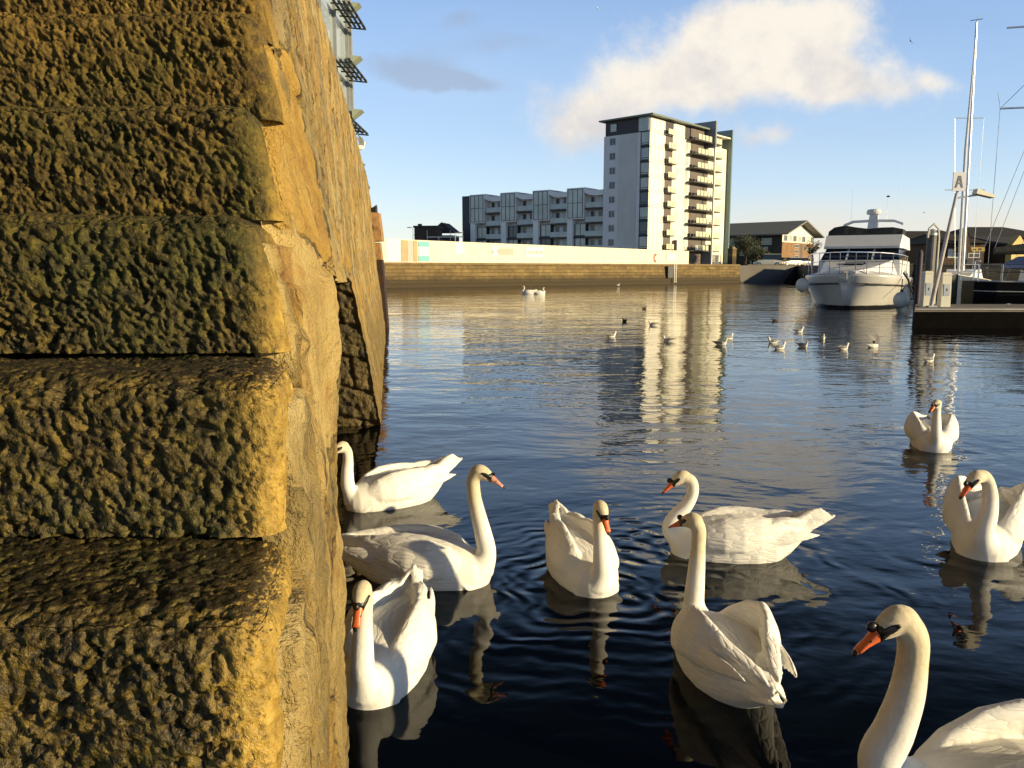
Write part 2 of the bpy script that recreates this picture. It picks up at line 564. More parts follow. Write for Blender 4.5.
def make_step(k, parent):
    zt, yf = Z2 + RISE * (k - 2), Y2 + TREAD * (k - 2)
    zb = zt - RISE + 0.004
    xr = float(wall_x(np.array([yf]), np.array([zt - RISE * .5]))[0]) - 0.02
    xl = xr - 1.35
    yb = yf + TREAD + 0.16
    rng = random.Random(k * 13 + 5)
    zt += rng.uniform(-0.006, 0.006)
    res = 0.0036 if k > 0 else 0.02
    rad = 0.052
    lo = np.array([xl - 0.3, yf, zb - 0.3]) + rad
    hi = np.array([xr, yb + 0.3, zt]) - rad
    xs = np.arange(xl, xr + res, res)
    xs[-1] = xr
    ys = np.arange(yf, yb + res * 2, res * (1.0 if k < 4 else 3))
    zs = np.arange(zb, zt + res * .5, res)
    zs[-1] = zt
    V, Fc = [], []

    def grid(P, nu, nv, flip):
        b = sum(len(q) for q in V)
        V.append(P)
        i = np.arange(nu - 1)[:, None] * nv + np.arange(nv - 1)[None, :] + b
        q = np.stack([i, i + 1, i + nv + 1, i + nv], -1).reshape(-1, 4)
        Fc.append(q[:, ::-1] if flip else q)

    A, B = np.meshgrid(xs, zs, indexing='ij')
    grid(np.stack([A, np.full_like(A, yf), B], -1).reshape(-1, 3), len(xs), len(zs), True)      # riser
    A, B = np.meshgrid(xs, ys, indexing='ij')
    grid(np.stack([A, B, np.full_like(A, zt)], -1).reshape(-1, 3), len(xs), len(ys), False)     # tread
    A, B = np.meshgrid(ys, zs, indexing='ij')
    grid(np.stack([np.full_like(A, xr), A, B], -1).reshape(-1, 3), len(ys), len(zs), True)      # end
    P = np.concatenate(V)
    inner = np.clip(P, lo, hi)
    d = P - inner
    L = np.linalg.norm(d, axis=1)[:, None]
    n = d / np.maximum(L, 1e-6)
    P = inner + n * rad
    # tooled, weather-pitted face: deep pits and bosses, smoother towards the worn end and nosing
    seed = np.array([k * 3.7, k * 1.9, k * 5.3])
    Q = (P + seed)
    S = Q * np.array([1.0, 1.0, 0.84])
    shear = Q.copy()
    S[:, 0] += 0.08 * Q[:, 2]
    S = S + 0.018 * np.stack([fbm(Q + 3, 14.0, 2), fbm(Q + 7, 14.0, 2), fbm(Q + 11, 14.0, 2)], -1)
    lump = 0.75 * fbm(S, 34.0, 4, 0.68) + 0.5 * fbm(S * np.array([1, 1, .8]) + 4, 90.0, 3, 0.6)
    pit = fbm(S + 9.1, 60.0, 3, 0.6)
    wide = fbm(Q, 5.0, 3, 0.5)
    end = np.clip((xr - P[:, 0] - 0.02 + 0.04 * wide) / 0.07, 0, 1)
    top = np.clip((zt - P[:, 2]) / 0.05, 0, 1)
    rough = (0.75 + 0.7 * np.clip(fbm(Q + 21, 7.0, 2) + .2, 0, 1)) * (0.16 + 0.84 * end * (0.35 + 0.65 * top))
    if k >= 5:
        rough *= 0.85
    dd = rough * (0.0115 * lump - 0.046 * np.clip(pit - 0.04, 0, 1)) + 0.012 * wide + rough * 0.008 * fbm(Q, 95.0, 3, 0.6)
    # ragged nosing: chips out of the upper arris
    chip = np.clip(fbm(Q * np.array([1, 1, .5]), 9.0, 3) - 0.25, 0, 1) * np.clip(1 - np.abs(zt - P[:, 2]) / 0.07, 0, 1) * np.clip(1 - (P[:, 1] - yf) / 0.10, 0, 1)
    dd -= 0.05 * chip
    P = P + n * dd[:, None]
    P[:, 0] -= 0.172 * (P[:, 1] - yf) + 0.22 * np.maximum(0, P[:, 1] - yf - 0.24) + 0.2 * (P[:, 2] - (zt - RISE * .5)) * (zt > 1.95)
    faces = np.concatenate(Fc)
    me = bpy.data.meshes.new("step")
    me.from_pydata(P, [], faces.tolist())
    bm = bmesh.new()
    bm.from_mesh(me)
    bmesh.ops.remove_doubles(bm, verts=bm.verts, dist=0.0006)
    bm.to_mesh(me)
    bm.free()
    me.polygons.foreach_set('use_smooth', [True] * len(me.polygons))
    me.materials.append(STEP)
    o = bpy.data.objects.new("step", me)
    COL.objects.link(o)
    o.parent = parent
    return o


stairs = empty("quay_stairs")
tag(stairs, "weed-grown golden stone quay steps with deeply pitted risers and rounded ends", "stairs")
for k in range(-1, 9):
    make_step(k, stairs)

# ------------------------------------------------------------------ quay wall beside and beyond the steps
ZTOP, YEND = 5.0, 29.0
_crack = random.Random(11)
CR = []
for i in range(26):                      # long wandering cracks in the face: (Y, z, slope, length, depth)
    CR.append((_crack.uniform(1.0, 2.05) if i < 12 else _crack.uniform(2.2, 16), _crack.uniform(0.6, 2.2) if i < 12 else _crack.uniform(1.6, 4.8),
               _crack.uniform(-.5, .5), _crack.uniform(.3, .9) if i < 12 else _crack.uniform(.4, 1.6), _crack.uniform(.012, .03)))


def wall_disp(Y, z):
    p = np.stack([Y, z, np.zeros_like(Y)], -1)
    wob = 0.06 * fbm(p, 1.7, 2)
    d = 0.026 * fbm(p, 2.2, 4, 0.55) + 0.014 * fbm(p + 5, 11.0, 3, 0.6) + 0.0018 * fbm(p + 9, 45.0, 2)
    row = np.floor((z + wob + 0.6) / 0.52)
    fz = ((z + wob + 0.6) / 0.52) - row
    off = (row * 0.61803) % 1.0
    u = (Y + wob * 1.5) / 1.05 + off
    fu = u - np.floor(u)
    jz = np.minimum(fz, 1 - fz) * 0.52
    ju = np.minimum(fu, 1 - fu) * 1.05
    jn = np.clip(0.5 + fbm(p + 31, 2.0, 3) * 1.2, 0.05, 1)
    d -= (0.022 * np.exp(-(jz / 0.011) ** 2) + 0.026 * np.exp(-(ju / 0.014) ** 2)) * jn
    cell = np.stack([np.floor(u), row, row * 0 + 3.3], -1) * 0.37 + 0.1
    d += 0.03 * perlin(cell)
    for (cy, cz, sl, ln, dp) in CR:
        dzv = z - cz
        c = np.abs(Y - cy - sl * dzv - 0.03 * np.sin(dzv * 9 + cy))
        d -= dp * np.exp(-(c / 0.012) ** 2) * np.exp(-(dzv / ln) ** 4)
    return d


def stair_front(z):
    k = np.ceil((z - Z2) / RISE) + 2
    return Y2 + TREAD * (k - 2)


WV, WF = [], []


def wsheet(P, nu, nv, flip=False):
    b = sum(len(q) for q in WV)
    WV.append(P)
    i = np.arange(nu - 1)[:, None] * nv + np.arange(nv - 1)[None, :] + b
    q = np.stack([i, i + 1, i + nv + 1, i + nv], -1).reshape(-1, 4)
    WF.append(q[:, ::-1] if flip else q)


ARCH_Y = np.array([2.08, 2.6, 5.0, 9.0, 10.2])
ARCH_Z = np.array([1.99, 1.96, 1.95, 1.93, 1.85])


def zlow(Y):
    return np.interp(Y, ARCH_Y, ARCH_Z)


def face(Ys, nrow, lowf, push=False):
    s = np.linspace(0, 1, nrow)
    YY = np.repeat(Ys[:, None], nrow, 1)
    lo = lowf(Ys)[:, None]
    ZZ = lo + (ZTOP - lo) * s[None, :] ** 1.25
    Yf, Zf = YY.ravel(), ZZ.ravel()
    X = wall_x(Yf, Zf) + wall_disp(Yf, Zf)
    if push:
        sf = stair_front(Zf + 0.05)
        hid = Yf < sf + 0.015
        X = X - 0.06 * np.clip((sf + 0.06 - Yf) / 0.03, 0, 1)
    wsheet(np.stack([X, Yf, Zf], -1), len(Ys), nrow)
    if push:
        WF[-1] = WF[-1][~hid[WF[-1] - (sum(len(q) for q in WV) - len(Yf))].all(1)]


face(np.arange(0.5, 2.101, 0.008), 420, lambda y: np.full_like(y, -0.6), True)
ya = [2.085]
while ya[-1] < 10.2:
    ya.append(ya[-1] * 1.0055 + .002)
face(np.array(ya), 300, zlow, True)
yb = [10.18]
while yb[-1] < YEND:
    yb.append(yb[-1] * 1.007)
face(np.array(yb), 260, lambda y: np.full_like(y, -0.6))
# soffit and far jamb of the low arch, running back into the wall
ys_ = np.array(ya)
dep = np.linspace(0, 1.7, 60)
YY, DD = np.meshgrid(ys_, dep, indexing='ij')
Yf, Df = YY.ravel(), DD.ravel()
Zf = zlow(Yf)
arc = Yf * 0.9 - Zf
dsp = 0.03 * fbm(np.stack([Df, arc, Zf], -1), 3.0, 4)
bl = (arc + 0.05 * fbm(np.stack([Df, arc, Zf], -1), 2, 2)) / 0.62
rowi = np.floor(bl)
jb = np.abs(bl - np.round(bl)) * .62
du = (Df + (rowi % 2) * .3) / 0.66
jd = np.abs(du - np.round(du)) * .66
dsp -= 0.05 * np.exp(-(jb / 0.025) ** 2) + 0.045 * np.exp(-(jd / 0.022) ** 2)
X0 = wall_x(Yf, Zf) + np.where(Df < .001, wall_disp(Yf, Zf), 0)
edge = np.clip(Df / .05, 0, 1)
wsheet(np.stack([X0 - Df, Yf - dsp * .75 * edge, Zf - dsp * .6 * edge], -1), len(ys_), len(dep), True)
# back of the recess, the pier's return, the far return and the bottom of the pier
bx = -1.9
for (Y0, Y1, z0, z1, xo) in ((2.0, 10.9, -0.6, 2.0, -1.68),):
    yy_, zz_ = np.meshgrid(np.linspace(Y0, Y1, 60), np.linspace(z0, z1, 30), indexing='ij')
    yf_, zf_ = yy_.ravel(), zz_.ravel()
    wsheet(np.stack([wall_x(yf_, zf_) + xo + wall_disp(yf_, zf_), yf_, zf_], -1), 60, 30)
zz = np.linspace(-0.6, 2.005, 160)
xx = np.linspace(0, 1.7, 60)
XX, ZZ = np.meshgrid(xx, zz, indexing='ij')
xf, zf = XX.ravel(), ZZ.ravel()
y0 = np.full_like(xf, 2.098)
ed = np.clip(xf / .04, 0, 1)
wsheet(np.stack([wall_x(y0, zf) + wall_disp(y0, zf) * (1 - ed) - xf, y0 + ed * wall_disp(xf + 40, zf), zf], -1), 60, 160)
NJ0 = sum(len(q) for q in WF)
zz = np.linspace(-0.6, 2.05, 170)
xx = np.linspace(0, 2.4, 120)
XX, ZZ = np.meshgrid(xx, zz, indexing='ij')
xf, zf = XX.ravel(), ZZ.ravel()
y0 = np.full_like(xf, 10.2)
P3 = np.stack([xf, zf, zf * 0], -1)
tl = zf - 0.28 * xf + 0.05 * fbm(P3, 2.0, 2)
rw = np.floor(tl / .42)
jj = np.abs(tl / .42 - np.round(tl / .42)) * .42
uu = xf / .7 + (rw % 2) * .45 + .2
kk = np.abs(uu - np.round(uu)) * .7
dj = 0.05 * fbm(P3, 3.0, 4) - 0.07 * np.exp(-(jj / .022) ** 2) - .06 * np.exp(-(kk / .022) ** 2) + .04 * fbm(P3, 14.0, 3)
ed = np.clip(xf / .05, 0, 1)
wsheet(np.stack([wall_x(y0, zf) + wall_disp(y0, zf) - xf, y0 - ed * dj, zf], -1), 120, 170, True)
NJ1 = sum(len(q) for q in WF)
zz = np.linspace(-0.6, ZTOP, 90)
xx = np.linspace(0, 3, 30)
XX, ZZ = np.meshgrid(xx, zz, indexing='ij')
xf, zf = XX.ravel(), ZZ.ravel()
y0 = np.full_like(xf, yb[-1])
wsheet(np.stack([wall_x(y0, zf) + wall_disp(y0, zf) - xf, y0 + 0 * xf, zf], -1), 30, 90)
me = bpy.data.meshes.new("quay_wall")
me.from_pydata(np.concatenate(WV), [], np.concatenate(WF).tolist())
me.polygons.foreach_set('use_smooth', [True] * len(me.polygons))
me.materials.append(WALL)
me.materials.append(WEEDY)
mi = np.zeros(len(me.polygons), dtype=np.int32)
mi[NJ0:NJ1] = 1
me.polygons.foreach_set('material_index', mi)
qw = bpy.data.objects.new("quay_wall", me)
COL.objects.link(qw)
tag(qw, "tall sunlit golden quay wall of cracked stone with a low dark arch at the water", "wall")

DECKM = simple("quay_paving", (0.28, 0.24, 0.18), 0.85, scale=2.0, bump=0.01)
dk = MB()
dk.prism([(-1.15, -3), (-1.0, 0.5), (-1.3, 2.1), (-5.7, 28.9), (-9.0, 33.5), (-9.6, 52), (-14, 75), (-200, 75), (-200, -3)], 4.3, 4.94)
tag(dk.build("quay_deck", DECKM), kind='structure')

# ------------------------------------------------------------------ timber fender pile at the end of the wall
TIMB = simple("weathered_timber", (0.34, 0.20, 0.085), 0.8, var=0.35, scale=5, bump=0.02, bscale=14)
TAR = simple("tarred_timber", (0.035, 0.018, 0.014), 0.6, var=0.4, scale=6, bump=0.02, bscale=12)
IRON = simple("rusted_iron", (0.13, 0.035, 0.025), 0.75, var=0.4, scale=9, bump=0.01, bscale=25)
BLACK = simple("black_rubber", (0.012, 0.012, 0.014), 0.45, var=0.2)
pb, pt = at(383, 322, 28.0), at(376.5, 245, 28.0)
post = empty("fender_pile", (pb.x, pb.y, 0))
tag(post, "rusty dark timber fender pile with pale block head at the quay wall end", "pile")
lean = (pt.x - pb.x) / (pt.z - pb.z)


def lx(z):
    return lean * z


m_ = MB()
m_.hexa([(lx(-1) - .19, -.2, -1), (lx(-1) + .19, -.2, -1), (lx(-1) + .19, .2, -1), (lx(-1) - .19, .2, -1),
         (lx(2.35) - .19, -.2, 2.35), (lx(2.35) + .19, -.2, 2.35), (lx(2.35) + .19, .2, 2.35), (lx(2.35) - .19, .2, 2.35)])
m_.build("pile", TAR, post)
m_ = MB()
m_.hexa([(lx(2.35) - .18, -.19, 2.353), (lx(2.35) + .18, -.19, 2.353), (lx(2.35) + .18, .19, 2.353), (lx(2.35) - .18, .19, 2.353),
         (lx(3.1) - .20, -.2, 2.93), (lx(3.1) + .17, -.2, 2.93), (lx(3.1) + .17, .2, 2.93), (lx(3.1) - .2, .2, 2.93)])
m_.build("upper_pile", TIMB, post)
m_ = MB()
zc0, zc1 = 2.933, 3.96
m_.hexa([(lx(3) - .42, -.27, zc0), (lx(3) + .26, -.27, zc0 + .05), (lx(3) + .26, .27, zc0 + .05), (lx(3) - .42, .27, zc0),
         (lx(3.4) - .44, -.25, zc1), (lx(3.4) + .18, -.25, zc1 - .03), (lx(3.4) + .18, .25, zc1 - .03), (lx(3.4) - .44, .25, zc1)])
hd = m_.build("pile_head", TIMB, post)
m_ = MB()
m_.tube([(lx(3.2) - .14, -.24, 3.42), (lx(3.2) - .14, -.36, 3.42)], .16, 8)
m_.tube([(lx(3.2) - .14, -.36, 3.42), (lx(3.2) - .14, -.42, 3.42)], .07, 6)
m_.build("bolt", IRON, hd)
m_ = MB()
m_.tube([(lx(2.8) - .2, -.21, 2.9), (lx(2.8) - .26, -.26, 2.75), (lx(2.8) - .16, -.26, 2.64), (lx(2.8) - .06, -.24, 2.76), (lx(2.8) - .14, -.22, 2.9)], .03, 6)
m_.build("ring", IRON, post)
# dark tarpaulin scrap lying on the head
m_ = MB()
m_.rings([[(lx(3.4) - .42 + .1 * i, -.2 * s, zc1 - .01 + h * q) for s, q in ((-1, 0), (1, 0), (.8, .8), (0, 1), (-.8, .8))]
          for i, h in enumerate((.34, .24, .17, .15, .2, .27))])
tg = m_.build("rubber_scrap", BLACK)
tg.location = (pb.x, pb.y, 0)
tag(tg, "limp black rubber scrap lying on top of the timber pile head", "scrap")

# ------------------------------------------------------------------ swans
def feather_material():
    m, nt, b = new_mat("swan_plumage")
    co = nt.coord()
    x, y, z = nt.sep(co)
    stain = nt.mapr(nt.m('ADD', z, nt.m('MULTIPLY', nt.m('SUBTRACT', nt.noise(co, 9.0, 4, 0.6), 0.5), 0.25)), 0.30, 0.62, 0.0, 1.0, True)
    front = nt.mapr(x, 0.10, 0.26, 0.0, 1.0)
    stain = nt.m('MULTIPLY', stain, front)
    base = nt.ramp(nt.noise(co, 6.0, 4, 0.6), [(0.3, (0.83, 0.81, 0.75)), (0.7, (0.89, 0.875, 0.83))])
    neck = nt.ramp(nt.noise(nt.vm('MULTIPLY', co, (1, 1, .5)), 60.0, 4, 0.65), [(0.3, (0.46, 0.35, 0.15)), (0.7, (0.70, 0.58, 0.33))])
    nt.l.new(nt.mix(nt.m('MULTIPLY', stain, 0.72), base, neck), b.inputs['Base Color'])
    b.inputs['Roughness'].default_value = 0.62
    b.inputs['Specular IOR Level'].default_value = 0.25
    b.inputs['Subsurface Weight'].default_value = 0.12
    b.inputs['Subsurface Radius'].default_value = (0.03, 0.022, 0.014)
    b.inputs['Subsurface Scale'].default_value = 0.5
    b.inputs['Sheen Weight'].default_value = 0.15
    # overlapping contour feathers, longer towards the tail
    q = nt.vm('MULTIPLY', nt.vm('ADD', co, nt.vm('MULTIPLY', nt.noise(co, 8.0, 3, 0.5, out=1), (0.03, 0.03, 0.03))), (7.0, 26.0, 30.0))
    v = nt.node('ShaderNodeTexVoronoi', feature='DISTANCE_TO_EDGE')
    nt.l.new(q, v.inputs['Vector'])
    v.inputs['Scale'].default_value = 1.0
    fine = nt.noise(nt.vm('MULTIPLY', co, (0.35, 1, 1)), 140.0, 3, 0.6)
    bodyf = nt.mapr(x, 0.12, 0.24, 1.0, 0.10)
    h = nt.m('ADD', nt.m('MULTIPLY', nt.m('MULTIPLY', nt.m('POWER', v.outputs['Distance'], 0.5), bodyf), 0.8), nt.m('MULTIPLY', fine, 0.16))
    nt.l.new(nt.bump(h, 0.0085, 0.9), b.inputs['Normal'])
    return m


PLUME = feather_material()
BILL_O = simple("orange_bill", (0.72, 0.14, 0.035), 0.38, var=0.15, scale=40)
BILL_P = simple("pink_bill", (0.58, 0.27, 0.20), 0.4, var=0.2, scale=40)
BILL_K = simple("black_bill_skin", (0.012, 0.011, 0.011), 0.4, var=0.2, scale=40)
EYE = simple("dark_eye", (0.01, 0.007, 0.005), 0.12, var=0)


def catmull(P, n):
    P = [Vector(p) for p in P]
    P = [P[0] * 2 - P[1]] + P + [P[-1] * 2 - P[-2]]
    out = []
    seg = len(P) - 3
    for i in range(n):
        t = i / (n - 1) * seg
        k = min(int(t), seg - 1)
        t -= k
        a, b, c, d = P[k:k + 4]
        out.append(0.5 * ((2 * b) + (c - a) * t + (2 * a - 5 * b + 4 * c - d) * t * t + (3 * b - a - 3 * c + d) * t ** 3))
    return out


def body_rings(tail=0.0):
    st = [(0.385, .035, .035, .10), (0.36, .09, -.01, .15), (0.31, .135, -.06, .19), (0.22, .175, -.10, .225), (0.10, .205, -.12, .255), (-0.05, .22, -.125, .275),
          (-0.20, .21, -.11, .275), (-0.33, .175, -.06, .255), (-0.44, .125, .0, .225), (-0.53, .085, .06, .205), (-0.60, .06, .105, .20), (-0.66, .03, .145, .195)]
    out = []
    for x, hw, zb, zt in st:
        up = tail * 1.1 * max(0.0, (-.36 - x) / .30) ** 1.3
        zb, zt = zb + up, zt + up * 1.05
        c, hz = (zb + zt) / 2, (zt - zb) / 2
        r = []
        for k in range(28):
            a = 2 * math.pi * k / 28
            ca, sa = math.cos(a), math.sin(a)
            e = 0.86
            r.append((x, hw * math.copysign(abs(ca) ** e, ca), c + hz * math.copysign(abs(sa) ** e, sa)))
        out.append(r)
    return out


def blade(mb, p0, p1, wd, th, nrm, bow=0.0, n=9):
    """one long feather: flat tapering blade from p0 to p1, arched by bow along nrm"""
    p0, p1, nrm = Vector(p0), Vector(p1), Vector(nrm)
    t = (p1 - p0).normalized()
    nrm = (nrm - t * nrm.dot(t)).normalized()
    s = t.cross(nrm)
    rings = []
    for i in range(n):
        u = i / (n - 1)
        wv = wd * (0.45 + 0.55 * math.sin(math.pi * min(1, u * 0.9 + 0.12)) ** .6) * (1 - max(0, u - .8) / .2 * .8)
        c = p0 + (p1 - p0) * u + nrm * (bow * 4 * u * (1 - u))
        rings.append([c + s * (math.cos(2 * math.pi * k / 10) * wv) + nrm * (math.sin(2 * math.pi * k / 10) * th) for k in range(10)])
    mb.rings(rings)


def wings(mb, lift, spread, side, tail=0.0):
    """folded wing: a shell from shoulder to tip with rows of long feathers; lift arches it up and away from the back"""
    st = [(.23, .105, .135, .05, .06), (.15, .145, .165, .055, .10), (.03, .170, .185, .055, .125), (-.10, .172, .195, .052, .125),
          (-.22, .150, .205, .048, .11), (-.34, .115, .215, .042, .085), (-.46, .075, .222, .032, .055), (-.57, .038, .228, .02, .03)]
    rings = []
    cs = []
    for i, (x, y, z, ry, rz) in enumerate(st):
        g = math.exp(-((x + .13) / .24) ** 2)
        z2, y2 = z + lift * g, y + spread * g
        rz2 = rz * (1 + lift * 1.9 * g)
        ry2 = ry * (1 - min(.35, lift * 1.2) * g)
        tilt = 0.42 - spread * 3.0 * g
        r = []
        for k in range(20):
            a = 2 * math.pi * k / 20
            dy, dz_ = ry2 * math.cos(a), rz2 * math.sin(a)
            yy_ = y2 + dy * math.cos(tilt) - dz_ * math.sin(tilt)
            zz_ = z2 + dy * math.sin(tilt) + dz_ * math.cos(tilt)
            r.append((x - lift * .25 * g, side * yy_, zz_))
        if side < 0:
            r.reverse()
        rings.append(r)
        cs.append((Vector((x - lift * .25 * g, side * y2, z2)), rz2))
    mb.rings(rings)
    # secondaries along the lower rear edge, tertials and crossed primaries over the tail
    for j in range(7):
        f = j / 6
        x0 = .02 - .26 * f
        g = math.exp(-((x0 + .13) / .24) ** 2)
        gt = math.exp(-((x0 - .10) / .24) ** 2)
        p0 = (x0, side * (.185 + spread * g - .02 * f), .12 + .05 * f + lift * g * 1.0)
        p1 = (x0 - .27 - .02 * j, side * (.165 - .075 * f + spread * g * .9), .10 + .085 * f + lift * (.45 + .4 * f))
        blade(mb, p0, p1, .036, .010, (0, side, .35), .018)
    for j in range(5):
        f = j / 4
        p0 = (-.20 - .04 * j, side * (.12 + spread * .6 - .012 * j), .25 + lift * .75 - .008 * j)
        p1 = (-.48 - .045 * j, side * (.085 - .02 * j + spread * .5), .245 + lift * .5 - .010 * j + max(0, tail) * .35)
        blade(mb, p0, p1, .036, .010, (0, side * .3, 1), .022)
    for j in range(4):
        p0 = (-.36, side * (.085 - .01 * j), .225 - .01 * j + lift * .25)
        p1 = (-.66 - .025 * j, side * (-.012 + .014 * j), .238 - .018 * j + lift * .15 + max(0, tail) * .95)
        blade(mb, p0, p1, .028, .009, (0, side * .3, 1), .015)


def head_frame(f):
    f = Vector(f).normalized()
    r = f.cross(Vector((0, 0, 1))).normalized()
    u = r.cross(f)
    return f, r, u


HS = 1.10


def make_swan(label, px, py, heading, neck, look, scale=1.0, lift=0.0, spread=0.0, tail=0.0, voxel=0.0085, bill='orange', loc=None, thick=1.10):
    """neck: centre line (x, y, z) in the swan's own frame from breast to nape; look: where the bill points"""
    b = MB()
    b.rings(body_rings(tail))
    for s in (1, -1):
        wings(b, lift, spread, s, tail)
    for j in range(7):                    # tail feathers, closed to a point
        a = (j - 3) / 3
        blade(b, (-.44, .05 * a, .12 + tail * .25), (-.75 + .09 * a * a, .036 * a, .185 + tail - .03 * a * a), .034, .010, (0, 0, 1), -.01)
    P = catmull([(0.24, 0, 0.04), (0.31, 0, 0.11)] + list(neck), 44)
    n = len(P)
    rad = []
    for i in range(n):
        t = i / (n - 1)
        if t < .3:
            r = 0.115 * (1 - t / .3) ** 1.3 + 0.056
        else:
            r = 0.056 - 0.017 * min(1, (t - .3) / .4)
        rad.append(r * (1.0 if t < .15 else thick))
    b.tube(P, rad, 18)
    f, r, u = [q * HS for q in head_frame(look)]
    H = P[-1] + f * 0.012 + u * .004
    prof = [(-.056, .004, .004, 0), (-.050, .020, .020, 0), (-.034, .036, .034, 0), (-.010, .042, .043, .002), (.018, .040, .042, .002), (.044, .033, .035, -.001),
            (.064, .025, .028, -.005), (.078, .019, .021, -.008), (.084, .008, .008, -.009)]
    b.rings([[H + f * s_ + u * (dz_ + rz * math.sin(2 * math.pi * k / 18)) + r * (ry * math.cos(2 * math.pi * k / 18)) for k in range(18)] for s_, ry, rz, dz_ in prof])
    b.tube([P[-1] - (P[-1] - P[-3]).normalized() * .02, P[-1], H - f * .01], [.040 * thick, .040 * thick, .036], 14)
    tmp = b.build("tmp", None)
    md = tmp.modifiers.new("r", 'REMESH')
    md.mode, md.voxel_size, md.use_smooth_shade = 'VOXEL', voxel, True
    sm = tmp.modifiers.new("s", 'SMOOTH')
    sm.factor, sm.iterations = 0.5, 4
    dg = bpy.context.evaluated_depsgraph_get()
    me = bpy.data.meshes.new_from_object(tmp.evaluated_get(dg))
    bpy.data.objects.remove(tmp)
    me.name = "body"
    me.materials.clear()
    me.materials.append(PLUME)
    me.polygons.foreach_set('use_smooth', [True] * len(me.polygons))
    loc = loc if loc is not None else on(px, py)
    root = empty("swan", (loc.x, loc.y, 0), R(heading))
    root.scale = (scale,) * 3
    tag(root, label, "swan", "white swans on the harbour water")
    bo = bpy.data.objects.new("body", me)
    COL.objects.link(bo)
    bo.parent = root

    def sect(lst, seg=14):
        m = MB()
        m.rings([[H + f * s_ + u * (dz_ + rz * math.sin(2 * math.pi * k / seg)) + r * (ry * math.cos(2 * math.pi * k / seg)) for k in range(seg)] for s_, ry, rz, dz_ in lst])
        return m

    bl = sect([(.060, .022, .024, -.006), (.072, .0225, .0225, -.009), (.092, .0195, .0175, -.015), (.115, .0175, .012, -.022), (.138, .0175, .0085, -.029), (.150, .0145, .007, -.033)]).build(
        "bill", BILL_P if bill == 'pink' else BILL_O, root, True)
    sect([(.1485, .0142, .0072, -.0325), (.158, .0105, .006, -.036), (.164, .003, .003, -.038)]).build("bill_tip", BILL_K, bl, True)
    for s in (1, -1):
        m = MB()
        m.ell(H + f * .104 - u * .012 + r * (s * .0172), (.006, .0025, .0028), 8, 6, Matrix((f, r, u)).transposed())
        m.build("nostril", BILL_K, bl, True)
    # bare black skin from the bill base to the eye
    m = sect([(.040, .033, .010, .004), (.052, .0320, .024, -.001), (.066, .0262, .0275, -.005), (.076, .0235, .0235, -.009)])
    for s in (1, -1):
        c = H + f * .044 + r * (s * .0295) + u * .003
        q = MB()
        ex = (f * .97 - r * (s * .27) - u * .16).normalized()
        ey = ex.cross(u).normalized()
        q.ell(c, (.034, .0062, .0125), 12, 9, Matrix((ex, ey, u)).transposed())
        m.add(q.v, q.f)
    m.build("face_mask", BILL_K, root, True)
    m = MB()
    m.ell(H + f * .080 + u * .018, (.017, .0125, .016) if bill != 'pink' else (.011, .009, .009), 12, 8, Matrix((f, r, u)).transposed())
    m.build("bill_knob", BILL_K, root, True)
    for s in (1, -1):
        m = MB()
        m.ell(H + f * .022 + r * (s * .0395) + u * .010, (.0065, .004, .0065), 10, 7, Matrix((f, r, u)).transposed())
        m.build("eye", EYE, root, True)
    return root


UP = [(.355, 0, .22), (.335, 0, .34), (.305, 0, .46), (.285, 0, .58), (.285, 0, .67), (.315, 0, .73)]
make_swan("swan swimming with raised tail, its head partly hidden behind the quay wall edge", 388, 503, 214,
          [(.36, 0, .20), (.365, 0, .32), (.355, 0, .42), (.36, 0, .50), (.39, .0, .545)], (1, .1, -.2), 1.0, lift=.0, tail=.12)
make_swan("pink-billed swan swimming beside the quay wall with tall straight neck", 432, 578, -12,
          [(.36, 0, .20), (.34, 0, .32), (.31, 0, .44), (.285, 0, .56), (.28, 0, .66), (.31, 0, .715)], (1, 0, -.32), 1.02, bill='pink', tail=-.03)
make_swan("swan facing the viewer closest against the quay wall, pale tail raised behind", 385, 672, -97,
          [(.365, 0, .20), (.355, 0, .32), (.335, 0, .43), (.315, 0, .53), (.33, 0, .585)], (1, .0, -.75), .96, lift=.03, spread=.02, tail=.10)
make_swan("swan facing the viewer amid spreading ring ripples", 583, 577, -76,
          [(.36, 0, .20), (.345, 0, .32), (.32, 0, .43), (.30, 0, .535), (.31, -.0, .59)], (1, .12, -.75), .95, lift=.04, spread=-.01, tail=.13)
make_swan("swan in profile with neck curved in an S and white tail lifted", 724, 553, 174,
          [(.38, 0, .17), (.35, 0, .255), (.28, 0, .335), (.235, 0, .43), (.245, 0, .515), (.30, 0, .55)], (1, 0.1, -.55), 1.0, tail=.12)
make_swan("swan seen from behind with arched wings and pale fanned tail", 717, 666, 98,
          [(.37, 0, .20), (.36, .0, .33), (.345, .0, .46), (.335, .0, .58), (.335, .0, .67), (.345, .02, .72)], (.8, .6, -.22), .92, lift=.085, spread=.05, tail=.0)
make_swan("largest close-up swan with bright orange bill and thick neck, body cut by the frame", 1002, 830, 176,
          [(.40, 0, .22), (.365, 0, .34), (.335, 0, .46), (.325, 0, .58), (.33, 0, .66), (.365, .0, .715)], (1, .22, -.42), 1.1, lift=.055, spread=.02, voxel=.0068, thick=1.25)
make_swan("swan with both wings raised in display and head bowed to one side", 985, 545, -124,
          [(.38, 0, .19), (.34, .02, .30), (.29, .02, .41), (.26, .0, .50), (.28, -.03, .55), (.32, -.06, .55)], (.75, -.6, -.65), 1.05, lift=.105, spread=.065)
